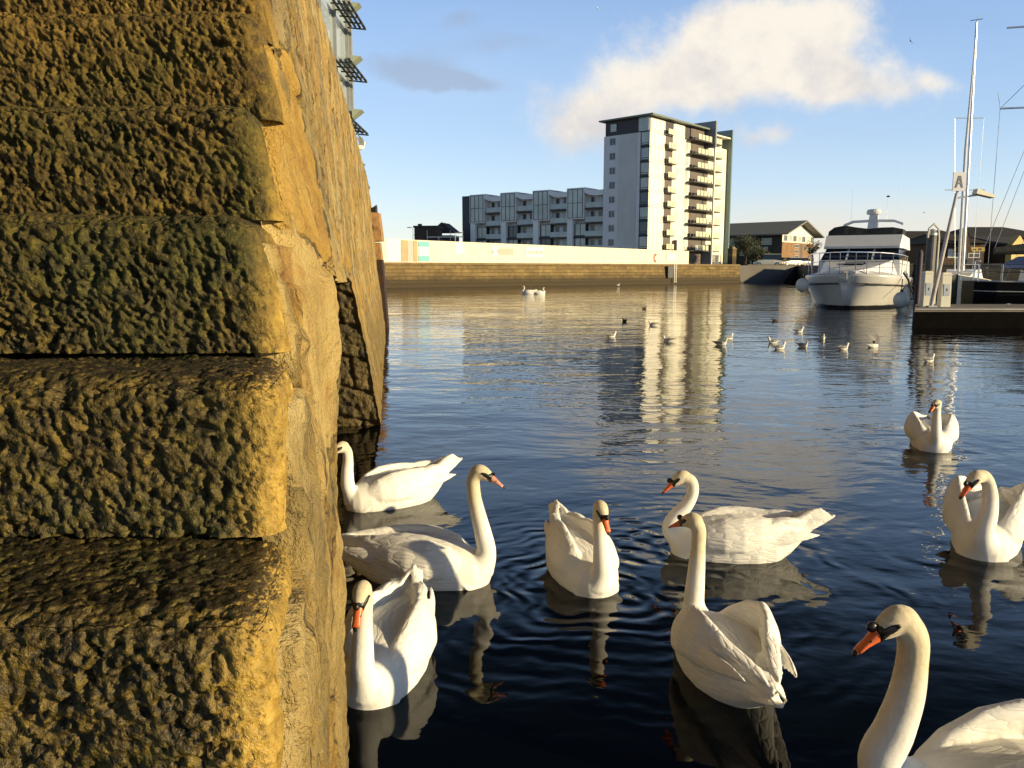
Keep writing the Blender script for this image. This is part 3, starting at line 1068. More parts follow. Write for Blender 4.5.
make_swan("farthest of the near swans, facing the viewer with puffed-up wings", 931, 446, -112,
          [(.38, 0, .19), (.35, 0, .30), (.31, 0, .40), (.285, 0, .49), (.30, 0, .54)], (.8, -.5, -.25), 1.0, lift=.045, spread=.055, voxel=.011)

# ------------------------------------------------------------------ land beyond the water
G = 2.7
GROUND = simple("quayside_ground", (0.12, 0.11, 0.10), 0.9, scale=0.2)
QL = [(-200, 77), (-30, 77.5), (34.3, 123.0), (37, 126), (48, 136), (44, 96), (46, 92), (120, 78), (3000, 60), (3000, 3000), (-3000, 3000), (-3000, 77)]
g_ = MB()
g_.prism(QL, -2.0, G)
tag(g_.build("ground", GROUND), kind='structure')


def masonry(name, c1, c2, mortar, sx, sy, dark_low=None, bump=0.02, rough=0.85):
    """coursed stone in the wall's own frame: x along the wall, z up"""
    m, nt, b = new_mat(name)
    co = nt.coord()
    x, y, z = nt.sep(co)
    br = nt.node('ShaderNodeTexBrick', offset=0.5)
    nt.l.new(nt.comb(nt.m('ADD', x, y), z, 0.0), br.inputs['Vector'])
    br.inputs['Color1'].default_value = (*c1, 1)
    br.inputs['Color2'].default_value = (*c2, 1)
    br.inputs['Mortar'].default_value = (*mortar, 1)
    br.inputs['Scale'].default_value = 1.0
    br.inputs['Brick Width'].default_value = sx
    br.inputs['Row Height'].default_value = sy
    br.inputs['Mortar Size'].default_value = sy * 0.05
    br.inputs['Mortar Smooth'].default_value = 0.3
    n = nt.noise(co, 1.3, 6, 0.7)
    c = nt.mix(0.75, br.outputs['Color'], nt.ramp(n, [(0.3, (0.45, 0.42, 0.38)), (0.6, (1.0, 1.0, 1.0)), (0.8, (1.25, 1.2, 1.1))]), 'MULTIPLY')
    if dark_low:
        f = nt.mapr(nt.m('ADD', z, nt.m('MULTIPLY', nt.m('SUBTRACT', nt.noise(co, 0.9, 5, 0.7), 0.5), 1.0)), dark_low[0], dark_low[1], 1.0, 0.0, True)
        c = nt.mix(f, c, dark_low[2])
    nt.l.new(c, b.inputs['Base Color'])
    b.inputs['Roughness'].default_value = rough
    nt.l.new(nt.bump(nt.m('SUBTRACT', n, nt.m('MULTIPLY', br.outputs['Fac'], 0.6)), bump * 3), b.inputs['Normal'])
    return m


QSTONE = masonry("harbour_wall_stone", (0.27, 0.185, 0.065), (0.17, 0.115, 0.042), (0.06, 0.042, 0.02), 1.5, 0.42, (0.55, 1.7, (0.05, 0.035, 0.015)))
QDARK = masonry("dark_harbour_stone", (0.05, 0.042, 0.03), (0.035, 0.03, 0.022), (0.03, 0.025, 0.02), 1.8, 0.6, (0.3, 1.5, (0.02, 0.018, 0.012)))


def wall_run(label, pts, z1, mat, cope=None):
    p0, p1 = Vector(pts[0]), Vector(pts[1])
    L = (p1 - p0).length
    ang = math.atan2(p1.y - p0.y, p1.x - p0.x)
    root = empty("harbour_wall", (p0.x, p0.y, 0), ang)
    tag(root, label, "harbour wall")
    m = MB()
    m.hexa([(0, -.55, -1.5), (L, -.55, -1.5), (L, .5, -1.5), (0, .5, -1.5), (0, -.12, z1), (L, -.12, z1), (L, .5, z1), (0, .5, z1)])
    m.build("wall", mat, root)
    if cope:
        m = MB()
        m.box(0, L, -.2, .5, z1 + .002, z1 + .22)
        m.build("coping", cope, root)
    return root, L, ang


COPE = simple("coping_stone", (0.22, 0.15, 0.065), 0.85, var=0.3, scale=0.7)
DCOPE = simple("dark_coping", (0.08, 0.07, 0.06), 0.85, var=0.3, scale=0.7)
far_wall, FL, FA = wall_run("long sunlit golden stone harbour wall below the hoarding across the water", [(-30, 77.4), (34.6, 123.2)], 2.62, QSTONE, COPE)
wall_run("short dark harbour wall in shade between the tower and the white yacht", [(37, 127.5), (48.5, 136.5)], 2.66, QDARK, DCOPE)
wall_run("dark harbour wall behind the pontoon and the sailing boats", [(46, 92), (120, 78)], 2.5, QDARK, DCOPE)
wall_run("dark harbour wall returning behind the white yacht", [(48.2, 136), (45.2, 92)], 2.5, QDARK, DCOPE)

# end pier of the sunlit wall
gp = MB()
c_ = at(731.5, 270, 123.5)
ax = Vector((math.cos(FA), math.sin(FA), 0))
ay = Vector((-ax.y, ax.x, 0))
rt = empty("gate_pier", (c_.x, c_.y, G + .1), FA)
tag(rt, "square golden stone gate pier at the end of the sunlit harbour wall", "pier")
m = MB().box(-.45, .45, -.45, .45, 0, 2.3)
m.build("shaft", QSTONE, rt)
m = MB().hexa([(-.55, -.55, 2.302), (.55, -.55, 2.302), (.55, .55, 2.302), (-.55, .55, 2.302), (-.2, -.2, 2.75), (.2, -.2, 2.75), (.2, .2, 2.75), (-.2, .2, 2.75)])
m.build("cap", COPE, rt)

# ------------------------------------------------------------------ hoarding on the wall
HOARD = simple("cream_hoarding", (0.80, 0.74, 0.57), 0.7, var=0.05, scale=0.3)
WHITE_P = simple("white_panel", (0.82, 0.80, 0.74), 0.6, var=0.03)
BROWN_P = simple("tan_panel", (0.42, 0.32, 0.17), 0.6, var=0.1, scale=1.0)
TEAL_P = simple("teal_panel", (0.16, 0.50, 0.52), 0.6, var=0.05)
GREY_P = simple("grey_print", (0.45, 0.43, 0.36), 0.6, var=0.1, scale=3)
RED_P = simple("red_sign", (0.42, 0.06, 0.04), 0.6, var=0.05)


def along(px):                            # distance along the far wall at an image column
    d = ray(px, 270)
    k = d.x / d.y
    x0, y0 = -30.0, 77.4
    t = (k * y0 - x0) / (ax.x - k * ax.y)
    return t


s0, s1 = along(352), along(689)
root = empty("hoarding", (-30, 77.4, 0), FA)
tag(root, "long cream site hoarding with posters standing on the sunlit harbour wall", "hoarding")


def htop(s):
    return 5.45 - 0.75 * (s - s0) / (s1 - s0)


m = MB()
m.hexa([(s0, .12, 2.845), (s1, .12, 2.845), (s1, .24, 2.845), (s0, .24, 2.845), (s0, .12, htop(s0)), (s1, .12, htop(s1)), (s1, .24, htop(s1)), (s0, .24, htop(s0))])
m.build("boarding", HOARD, root)
BATT = simple("hoarding_batten", (0.72, 0.66, 0.50), 0.7, var=0.1)
for i in range(40):
    s = s0 + (s1 - s0) * (i + .5) / 40
    MB().box(s - .02, s + .02, .105, .118, 2.85, htop(s) - .02).build("joint_strip", BATT, root)
for (a, b, mt, z0f, z1f, nm) in ((387, 401.5, WHITE_P, 0.03, .98, "white_board"), (401.8, 408, BROWN_P, 0.03, .97, "picture_board"), (408.2, 414, GREY_P, .05, .95, "picture_board"),
                                 (414.2, 418, BROWN_P, 0.03, .97, "picture_board"), (419, 430, WHITE_P, .05, .95, "notice_board"),
                                 (456, 464, WHITE_P, .42, .95, "poster"), (492.5, 499, WHITE_P, .38, .82, "poster"), (499.5, 514, GREY_P, .42, .75, "poster"),
                                 (526, 544, WHITE_P, .32, .85, "poster"), (667, 676, WHITE_P, .25, .75, "poster")):
    a_, b_ = along(a), along(b)
    h = htop(a_) - 2.85
    f = MB().box(a_, b_, .07, .10, 2.85 + h * z0f, 2.85 + h * z1f).build(nm, mt, root)
    if nm == "notice_board":
        for q0, q1 in ((.06, .30), (.70, .94)):
            MB().box(a_ + .02, b_ - .02, .055, .068, 2.85 + h * q0, 2.85 + h * q1).build("teal_block", TEAL_P, f)
    if nm == "poster" and a in (492.5, 526):
        n_ = 6 if a == 526 else 2
        for i in range(n_):
            x_ = a_ + (b_ - a_) * (.12 + .76 * i / max(1, n_ - 1)) - .12
            MB().box(x_, x_ + .3, .055, .068, 2.85 + h * .5, 2.85 + h * (.62 + .06 * (i % 2))).build("print_block", GREY_P, f)
a_ = along(653.5)
m = MB()
for i in range(9):
    t0, t1 = R(60 + 240 * i / 9), R(60 + 240 * (i + 1) / 9)
    for (q0, q1) in ((t0, t1),):
        pts = [(a_ + .45 + r * .6 * math.cos(q), 3.65 + r * math.sin(q)) for r, q in ((.35, q0), (.62, q0), (.62, q1), (.35, q1))]
        m.hexa([(pts[k][0], .10, pts[k][1]) for k in range(4)] + [(pts[k][0], .07, pts[k][1]) for k in range(4)])
m.build("red_emblem", RED_P, root)

# ------------------------------------------------------------------ windows
GLASS = simple("dim_window_glass", (0.07, 0.08, 0.085), 0.08, var=0.2, scale=0.3)
GLASS_L = simple("pale_window_glass", (0.52, 0.55, 0.48), 0.12, var=0.25, scale=0.25)
BLIND = simple("window_blind", (0.88, 0.84, 0.72), 0.35, var=0.06, scale=0.5, coat=0.6)
FRAME_D = simple("dark_window_frame", (0.035, 0.035, 0.04), 0.5, var=0.1)
FRAME_W = simple("white_window_frame", (0.66, 0.64, 0.58), 0.5, var=0.05)


class Face:
    """rectangle frame on a building face: u along, z up, n outward, in the building's own frame"""

    def __init__(self, o, u, n):
        self.o, self.u, self.n = Vector(o), Vector(u), Vector(n)

    def p(self, u, z, d=0.0):
        return self.o + self.u * u + self.n * d + Vector((0, 0, z))

    def slab(self, mb, u0, u1, z0, z1, d0, d1):
        # d0 < d1 outward
        a = [self.p(u0, z0, d1), self.p(u1, z0, d1), self.p(u1, z0, d0), self.p(u0, z0, d0)]
        if self.u.cross(Vector((0, 0, 1))).dot(self.n) < 0:
            a = [a[1], a[0], a[3], a[2]]
        return mb.hexa(a + [v + Vector((0, 0, z1 - z0)) for v in a])

    def window(self, parent, u0, u1, z0, z1, glass, frame=None, mull=(), fw=0.09, trans=(), d=0.02):
        wn = self.slab(MB(), u0, u1, z0, z1, -.05, d).build("window", glass, parent)
        if frame:
            m = MB()
            for (a, b, c, e) in ((u0 - fw, u1 + fw, z0 - fw, z0), (u0 - fw, u1 + fw, z1, z1 + fw), (u0 - fw, u0, z0, z1), (u1, u1 + fw, z0, z1)):
                self.slab(m, a, b, c, e, -.04, d + .05)
            for q in mull:
                x = u0 + (u1 - u0) * q
                self.slab(m, x - fw / 2, x + fw / 2, z0, z1, d + .002, d + .045)
            for q in trans:
                x = z0 + (z1 - z0) * q
                self.slab(m, u0, u1, x - fw / 2, x + fw / 2, d + .003, d + .04)
            m.build("frame", frame, wn)
        return wn


# ------------------------------------------------------------------ apartment tower
CREAM = simple("cream_render", (0.84, 0.78, 0.63), 0.75, var=0.06, scale=0.25)
LILAC = simple("grey_panel", (0.74, 0.71, 0.71), 0.55, var=0.05, scale=0.3)
LILAC2 = simple("streaked_grey_panel", (0.60, 0.57, 0.53), 0.35, var=0.12, scale=0.2)
TOPB = simple("dark_brown_cladding", (0.055, 0.042, 0.042), 0.6, var=0.15, scale=0.5)
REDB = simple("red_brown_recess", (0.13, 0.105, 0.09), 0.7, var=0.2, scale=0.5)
TEAL = simple("green_glass_screen", (0.14, 0.21, 0.20), 0.3, var=0.1, scale=0.2)
ROOFG = simple("grey_green_roof", (0.16, 0.19, 0.16), 0.6, var=0.1)
SLABD = simple("dark_balcony_slab", (0.07, 0.065, 0.05), 0.6, var=0.1)
BALG = simple("yellowish_balcony_glass", (0.60, 0.60, 0.42), 0.25, var=0.12, scale=0.6)
FINM = simple("grey_blue_fin", (0.22, 0.23, 0.25), 0.5, var=0.1, scale=0.3)

TW = empty("apartment_tower", (25.0, 150.0, G), R(48.8))
tag(TW, "ten storey apartment tower, lilac grey and cream, with stacked balconies and flat oversailing roof", "tower block")
W_, D_, HT = 30.6, 9.9, 26.9
FH = 2.66
z00 = HT - 10 * FH                        # floor level of the lowest full storey
B = MB()
B.box(0, W_, 0, D_, -.2, HT - FH)
B.build("wall", CREAM, TW)
FR = Face((0, 0, 0), (1, 0, 0), (0, -1, 0))
FLF = Face((0, 0, 0), (0, 1, 0), (-1, 0, 0))
m = FLF.slab(MB(), 1.9, D_ + .05, -.1, HT - FH - .05, -.02, .12)
m.build("grey_cladding", LILAC, TW)
m = FLF.slab(MB(), 2.6, 6.6, -.1, HT - FH - .08, .122, .2)
m.build("streaked_cladding", LILAC2, TW)
# set-back top storey and roof
m = MB().box(.12, 21.6, .14, D_ - .1, HT - FH + .002, HT)
tp = m.build("top_storey", TOPB, TW)
m = FR.slab(MB(), .12, 12.6, HT - FH + .02, HT - .3, -.14, .05)
m.build("top_cladding", CREAM, TW)
m = MB().hexa([(-.9, -1.1, HT + .002), (21.7, -1.1, HT + .002), (21.7, D_ + .8, HT + .002), (-.9, D_ + .8, HT + .002),
               (-.9, -1.1, HT + .32), (21.7, -1.1, HT + .32), (21.7, D_ + .8, HT + .25), (-.9, D_ + .8, HT + .25)])
m.build("roof", ROOFG, TW)
m = MB().box(21.72, W_ - 1.6, .5, D_ - .3, HT - FH + .002, HT - .62)
m.build("lower_top_storey", CREAM, TW)
m = MB().box(21.75, W_ - .2, -.8, D_, HT - .61, HT - .36)
m.build("lower_roof", CREAM, TW)
# teal end screen and grey fin
m = MB().box(W_ + .01, W_ + .45, -1.0, D_ + .6, -.2, HT + 1.3)
m.build("green_screen", TEAL, TW)
m = MB().box(21.0, 21.5, -2.2, 3.4, HT - 3.4, HT + 1.7)
m.build("grey_fin", FINM, TW)
m = MB().box(21.1, 21.4, -2.15, -1.85, -.1, HT - 3.402)
m.build("column", CREAM, TW)
m = MB().box(21.0, 21.5, -1.8, -.02, -.1, 4.4)
m.build("entrance_pier", FINM, TW)
# storeys
for k in range(10):
    z = z00 + FH * k
    if k < 9:
        # corner window wrapping the near arris
        FLF.window(TW, .12, 1.72, z + .42, z + 2.6, (GLASS_L if k not in (2, 4) else GLASS), FRAME_D, (), .10, (.12,))
        FLF.slab(MB(), .02, 1.88, z - .20, z + .30, -.03, .07).build("spandrel", FRAME_D, TW)
        FR.window(TW, .35, 4.9, z + .45, z + 2.55, BLIND, FRAME_W, (.3, .62), .07)
        FR.slab(MB(), .05, 5.2, z - .12, z + .12, -.02, .10).build("floor_band", CREAM, TW)
        FLF.window(TW, 7.35, 8.55, z + .95, z + 2.15, GLASS, FRAME_W, (.5,), .07, (), .13)
        # narrow recessed balcony
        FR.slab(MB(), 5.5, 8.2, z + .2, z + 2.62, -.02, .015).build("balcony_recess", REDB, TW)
        bl = FR.slab(MB(), 5.4, 8.3, z + .02, z + .2, -.02, .9).build("balcony", SLABD, TW)
        for q in range(3):
            FR.slab(MB(), 5.45 + .97 * q, 6.3 + .97 * q, z + .26, z + 1.25, .8, .85).build("balustrade_panel", BALG, bl)
        FR.window(TW, 9.5, 10.3, z + .8, z + 2.2, BLIND if k % 3 else GLASS_L, FRAME_W, (), .06)
        if k > 0:
            FR.window(TW, 13.2, 14.0, z + .6, z + 2.3, GLASS_L, FRAME_W, (), .06)
        FR.window(TW, 25.6, 26.5, z + .8, z + 2.2, GLASS_L if k % 2 else BLIND, FRAME_W, (), .06)
        FR.window(TW, 28.4, 29.2, z + .8, z + 2.2, BLIND, FRAME_W, (), .06)
    else:
        FLF.window(TW, 7.35, 8.5, z + .8, z + 2.0, GLASS_L, FRAME_W, (), .07)
        FLF.window(TW, .25, 2.3, z + .25, z + 2.5, GLASS_L, FRAME_W, (.5,), .07)
        FR.window(TW, .5, 4.8, z + .5, z + 2.3, BLIND, FRAME_W, (.35, .7), .07, (), .07)
        FR.slab(MB(), 5.3, 8.3, z + .2, z + 2.4, -.02, .075).build("balcony_recess", TOPB, TW)
        FR.slab(MB(), 5.0, 8.5, z + .05, z + 1.0, .9, .98).build("balustrade_panel", BALG, TW)
        FR.window(TW, 8.9, 12.3, z + .4, z + 2.4, BLIND, FRAME_W, (.25, .5, .75), .07, (), .07)
        FR.window(TW, 22.4, 27.8, z + .4, z + 1.9, GLASS_L, FRAME_W, (.2, .4, .6, .8), .07, (), -.45)
    # wide balcony stack in the middle of the sunny front
    if k > 0:
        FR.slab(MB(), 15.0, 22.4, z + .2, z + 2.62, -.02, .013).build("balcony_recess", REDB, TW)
        bl = FR.slab(MB(), 13.6, 25.2, z - .02, z + .18, -.02, 1.7).build("balcony", SLABD, TW)
        for q in range(7):
            if q == 4:
                continue
            x_ = 15.2 + 1.42 * q
            FR.slab(MB(), x_, x_ + 1.15, z + .24, z + 1.25, 1.6, 1.66).build("balustrade_panel", BALG, bl)
# ground storey entrance, podium in front
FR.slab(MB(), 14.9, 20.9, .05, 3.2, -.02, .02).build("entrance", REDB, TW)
FR.window(TW, 22.5, 29.5, .3, 2.4, GLASS, FRAME_W, (.2, .4, .6, .8), .08)
FR.slab(MB(), 9.0, 9.5, .0, 5.0, .3, .8).build("flue", TOPB, TW)

# ------------------------------------------------------------------ low terrace of flats
TB = empty("terrace_block", (-8.0, 177.0, G), R(-35.0))
tag(TB, "five storey terrace of grey and white flats with stepped roofs left of the tower", "apartment block")
PANEL = simple("pale_panel", (0.86, 0.85, 0.83), 0.6, var=0.05, scale=0.4)
BALC = simple("balcony_back_wall", (0.78, 0.76, 0.73), 0.7, var=0.1, scale=0.4)
CLEAR = simple("greenish_balustrade_glass", (0.46, 0.51, 0.48), 0.15, var=0.15, scale=0.6)
BW, NB, TH = 8.1, 4, 14.8
MB().box(0, BW * NB, 0, 10, -.2, TH - .9).build("wall", BALC, TB)
TF = Face((0, 0, 0), (1, 0, 0), (0, -1, 0))
fh = 2.75
for i in range(NB):
    u = i * BW
    TF.slab(MB(), u, u + 1.25, -.1, TH - .1, -.02, 1.7).build("pilaster", PANEL, TB)
    # two storey glazed box standing higher than the roof
    TF.slab(MB(), u + .02, u + 3.9, TH - 5.6, TH + .4, -.02, 1.95).build("bay_box", PANEL, TB)
    TF.window(TB, u + .35, u + 3.6, TH - 5.3, TH + .1, GLASS_L, FRAME_D, (.33, .66), .10, (.52,), 1.97)
    for k in range(5):
        z = k * fh + .3
        if k < 3:
            TF.window(TB, u + 1.5, u + 3.8, z + .3, z + 2.5, GLASS_L if (i + k) % 3 else GLASS, FRAME_D, (.5,), .1, (), 1.0)
            TF.slab(MB(), u + 1.26, u + 3.95, z - .3, z + .15, -.02, 1.3).build("spandrel", FRAME_D, TB)
        if k < 5:
            bl = TF.slab(MB(), u + 3.96, u + BW - .05, z - .28, z - .02, -.02, 1.6).build("balcony", SLABD, TB)
            TF.slab(MB(), u + 4.0, u + BW - .1, z + .05, z + 1.05, 1.5, 1.55).build("balustrade", CLEAR, bl)
            TF.window(TB, u + 4.5, u + 5.3, z + .05, z + 2.2, GLASS, FRAME_W, (), .07)
            TF.window(TB, u + 6.2, u + 7.7, z + .2, z + 2.2, (GLASS, GLASS_L)[(i + k) % 2], FRAME_W, (.5,), .07)
    # roof over each bay, swept down from the glazed box
    m = MB()
    prof = [(u + 3.9, TH + .45), (u + 5.0, TH - .05), (u + 6.5, TH - .25), (u + BW - .02, TH - .2)]
    for (a, za), (b, zb) in zip(prof[:-1], prof[1:]):
        m.hexa([(a, -1.9, za - 1.0), (b, -1.9, zb - 1.0), (b, 9.9, zb - 1.0), (a, 9.9, za - 1.0), (a, -1.9, za), (b, -1.9, zb), (b, 9.9, zb), (a, 9.9, za)])
    m.build("roof", PANEL, TB)
MB().box(-2.6, -.02, -1.2, 9, -.2, TH + .3).build("stair_core", FRAME_D, TB)

# ------------------------------------------------------------------ dark houses and slab on the far left
DARKR = simple("dark_slate_roof", (0.030, 0.028, 0.028), 0.7, var=0.2, scale=1.0)
DARKW = simple("dark_brown_brick", (0.06, 0.040, 0.028), 0.8, var=0.25, scale=1.2)
c_ = at(437, 262, 190)
hs = empty("dark_gabled_house", (c_.x, c_.y, G), R(-12))
tag(hs, "low dark gabled house behind the hoarding at the far left", "house")
MB().box(-4.2, 4.6, -3, 3, -.1, 7.2).build("wall", DARKW, hs)
m = MB()
for x0, x1, rz in ((-4.5, 0.2, 7.2), (-0.6, 5.0, 7.9)):
    xm = (x0 + x1) / 2
    m.add([(x0, -3.4, rz), (x1, -3.4, rz), (xm, -3.4, rz + 2.2), (x0, 3.4, rz), (x1, 3.4, rz), (xm, 3.4, rz + 2.2)],
          [(0, 1, 2), (5, 4, 3), (1, 4, 5, 2), (3, 0, 2, 5), (0, 3, 4, 1)])
m.build("roof", DARKR, hs)
MB().box(-3.9, -3.2, -2, -1, 7.3, 9.9).build("chimney", DARKW, hs)
for x_ in (-2.6, 2.2):
    Face((0, -3, 0), (1, 0, 0), (0, -1, 0)).window(hs, x_ - .5, x_ + .5, 4.6, 6.0, GLASS, FRAME_W, (.5,), .08)
c_ = at(425, 262, 175)
hs = empty("dark_flat_roofed_shed", (c_.x, c_.y, G), R(-8))
tag(hs, "dark flat-roofed building with white balcony rail at the hoarding's left end", "building")
MB().box(-1.6, 3.2, -2.5, 3, -.1, 8.2).build("wall", DARKW, hs)
MB().box(-1.8, 3.4, -2.7, 3.2, 8.202, 8.6).build("roof", DARKR, hs)
rl = MB()
rl.box(1.2, 9.2, -2.95, -2.85, 6.1, 6.3)
for x_ in (1.3, 3.8, 6.3, 9.0):
    rl.box(x_ - .06, x_ + .06, -2.95, -2.85, 4.0, 7.6 if x_ != 3.8 else 6.1)
rl.build("white_rail", FRAME_W, hs)

# ------------------------------------------------------------------ gabled brick warehouse on the right
BRICK = masonry("sunlit_brick", (0.36, 0.20, 0.085), (0.28, 0.15, 0.06), (0.34, 0.27, 0.17), 0.5, 0.16, None, 0.01)
ROOFS = simple("grey_slate", (0.20, 0.205, 0.20), 0.7, var=0.1, scale=0.8)
STONEW = masonry("grey_rubble", (0.085, 0.078, 0.06), (0.06, 0.056, 0.045), (0.04, 0.036, 0.03), 0.9, 0.4, None, 0.01)
WH = empty("brick_warehouse", (59.8, 180.0, G), R(48.8))
tag(WH, "gabled brick and stone warehouse with sunlit end wall and oversailing grey roof", "warehouse")
GL, GD, EV = 18.2, 20.5, 7.3
MB().box(0, GL, 0, GD, -.2, EV).build("wall", STONEW, WH)
WF2 = Face((0, 0, 0), (1, 0, 0), (0, -1, 0))
WFL = Face((0, 0, 0), (0, 1, 0), (-1, 0, 0))
WF2.slab(MB(), .0, GL, -.1, EV - 1.9, -.02, .12).build("brick_end", BRICK, WH)
gb_ = WF2.slab(MB(), .02, GL - .02, EV - 1.85, EV, -.02, .10).build("clerestory_band", CREAM, WH)
m = MB()
m.add([(0, -.08, EV), (GL, -.08, EV), (GL * .5, -.08, EV + 2.6), (0, .3, EV), (GL, .3, EV), (GL * .5, .3, EV + 2.6)], [(0, 1, 2), (5, 4, 3), (1, 4, 5, 2), (3, 0, 2, 5), (0, 3, 4, 1)])
m.build("gable", CREAM, WH)
m = MB()
for sx in (0, 1):
    xe, xm = (-1.6, GL * .5) if sx == 0 else (GL + 1.9, GL * .5)
    ze = EV - .35 if sx == 0 else EV - .45
    zr = EV + 2.9
    p = [(xe, -2.0, ze), (xm, -2.0, zr), (xm, GD + .5, zr), (xe, GD + .5, ze)]
    if sx:
        p = [p[1], p[0], p[3], p[2]]
    m.hexa(p + [(a, b, c + .3) for a, b, c in p])
m.build("roof", ROOFS, WH)
for i in range(7):
    WF2.window(WH, .8 + 2.6 * i, 2.6 + 2.6 * i, EV - 1.55, EV - .35, GLASS_L if i % 2 else GLASS, FRAME_W, (.5,), .09, (), .12)
WF2.slab(MB(), 10.6, 11.7, .1, EV - 2.0, -.02, .16).build("stair_window", GLASS, WH)
for k in range(4):
    WF2.window(WH, 7.0, 9.2, .8 + 1.2 * k, 1.4 + 1.2 * k, GLASS, FRAME_W, (), .07, (), .14)
WF2.window(WH, 13.5, 16.5, 3.8, 4.5, GLASS_L, FRAME_W, (.5,), .07, (), .14)
for (u0, u1, z0, z1) in ((2.4, 4.6, 5.0, 6.3), (8.2, 13.0, 4.8, 6.4), (15.0, 18.5, 4.7, 6.2)):
    WFL.window(WH, u0, u1, z0, z1, GLASS_L, FRAME_W, (.33, .66), .09, (.5,))
for (u, z) in ((3.2, 3.6), (6.2, 4.2), (9.0, 2.6), (12.6, 3.4)):
    WFL.window(WH, u, u + .8, z, z + .8, GLASS_L, FRAME_W, (), .07)
WFL.slab(MB(), 6.8, 7.1, .1, 6.6, -.02, .25).build("downpipe", FRAME_W, WH)

# ------------------------------------------------------------------ long dark sheds behind the moorings
SHEDR = simple("dark_shed_roof", (0.038, 0.032, 0.026), 0.75, var=0.2, scale=0.4)
SHEDW = masonry("brown_shed_brick", (0.11, 0.062, 0.032), (0.08, 0.046, 0.025), (0.07, 0.05, 0.035), 0.6, 0.2)
GREYW = simple("grey_sheet_wall", (0.20, 0.19, 0.18), 0.6, var=0.1, scale=0.5)
OCHRE = simple("ochre_sign", (0.55, 0.36, 0.05), 0.6, var=0.1)


def shed(label, px0, px1, Y, eave_py, ridge_py, depth, wallm, roofm, rz=0.0, hip=2.0, extra=None):
    a, b = at(px0, eave_py, Y), at(px1, eave_py, Y)
    L = b.x - a.x
    e, r = a.z - G, at(px0, ridge_py, Y + depth / 2).z - G
    root = empty("harbour_shed", (a.x, Y, G), rz)
    tag(root, label, "shed")
    MB().box(0, L, 0, depth, -.2, e).build("wall", wallm, root)
    m = MB()
    v = [(-.6, -.6, e + .002), (L + .6, -.6, e + .002), (L + .6, depth + .6, e + .002), (-.6, depth + .6, e + .002), (hip, depth / 2, r), (L - hip, depth / 2, r)]
    m.add(v, [(0, 1, 5, 4), (1, 2, 5), (2, 3, 4, 5), (3, 0, 4), (3, 2, 1, 0)])
    m.build("roof", roofm, root)
    fc = Face((0, 0, 0), (1, 0, 0), (0, -1, 0))
    n = max(2, int(L / 5))
    for i in range(n):
        u = L * (i + .5) / n
        fc.window(root, u - .7, u + .7, e * .35, e * .7, GLASS if i % 2 else GLASS_L, FRAME_W, (.5,), .09, (.5,))
    fc.slab(MB(), L * .3, L * .3 + 2.6, .0, 3.0, -.02, .05).build("door", FRAME_D, root)
    if extra:
        extra(root, fc, L, e)
    return root


shed("long low dark-roofed shed behind the white yacht", 899, 957, 152, 241, 231, 16, GREYW, SHEDR, hip=1.0)


def sign_(root, fc, L, e):
    s = fc.slab(MB(), 1.4, 5.6, e * .62, e * .8, .06, .14).build("ochre_sign", OCHRE, root)
    for i in range(5):
        fc.slab(MB(), 1.75 + .75 * i, 2.2 + .75 * i, e * .67, e * (.74 if i % 2 else .76), .142, .17).build("lettering", FRAME_D, s)


def gable_(root, fc, L, e):
    m = MB()
    m.add([(L * .30, -.9, e * .55), (L * .62, -.9, e * .55), (L * .46, -.9, e + 1.4), (L * .30, .1, e * .55), (L * .62, .1, e * .55), (L * .46, .1, e + 1.4)],
          [(0, 1, 2), (5, 4, 3), (1, 4, 5, 2), (3, 0, 2, 5), (0, 3, 4, 1)])
    m.build("gable", SHEDW, root)
    sign_(root, fc, L, e)


shed("brick harbour shed with small gable and ochre sign behind the mast", 944, 985, 112, 243, 230, 14, SHEDW, SHEDR, hip=3.0, extra=gable_)
shed("dark hipped shed behind the black sailing yacht", 972, 1060, 132, 238, 227, 18, SHEDW, SHEDR, hip=4.0)


def yellow_(root, fc, L, e):
    m = MB()
    m.add([(-.2, -.8, 0), (2.4, -.8, 0), (2.4, -.8, e), (1.1, -.8, e + 1.3), (-.2, -.8, e), (-.2, .1, 0), (2.4, .1, 0), (2.4, .1, e), (1.1, .1, e + 1.3), (-.2, .1, e)],
          [(0, 1, 2, 3, 4), (9, 8, 7, 6, 5), (0, 5, 6, 1), (1, 6, 7, 2), (2, 7, 8, 3), (3, 8, 9, 4), (4, 9, 5, 0)])
    m.build("gable", simple("yellow_render", (0.60, 0.44, 0.14), 0.7, var=0.15), root)


shed("yellow gabled building by the right edge above the black yacht", 1008, 1075, 112, 245, 236, 14, SHEDW, SHEDR, rz=R(20), hip=0.5, extra=yellow_)

# ------------------------------------------------------------------ modern building above the near wall
MOD_G = simple("facade_glass", (0.30, 0.36, 0.40), 0.12, var=0.2, scale=0.3)
MOD_F = simple("facade_frame", (0.26, 0.27, 0.27), 0.45, var=0.1)
LOUV = simple("dark_louvre", (0.045, 0.05, 0.05), 0.5, var=0.1)
CANO = simple("pale_green_canopy", (0.34, 0.38, 0.28), 0.6, var=0.1)
mb_ = empty("quayside_office", (-9.9, 50.0, 4.94))
tag(mb_, "modern glass-fronted building with slatted sunshades rising behind the top of the quay wall", "office building")
MB().box(-14, 0, -14, 0, 0, 24).build("wall", MOD_G, mb_)
m = MB()
for y_ in (-14, -10.5, -7, -3.5, -.14):
    m.box(.001, .18, y_, y_ + .14, 0, 24)
m.build("mullion", MOD_F, mb_)
MB().box(.0, .34, .002, .36, 0, 24).build("corner_post", MOD_F, mb_)
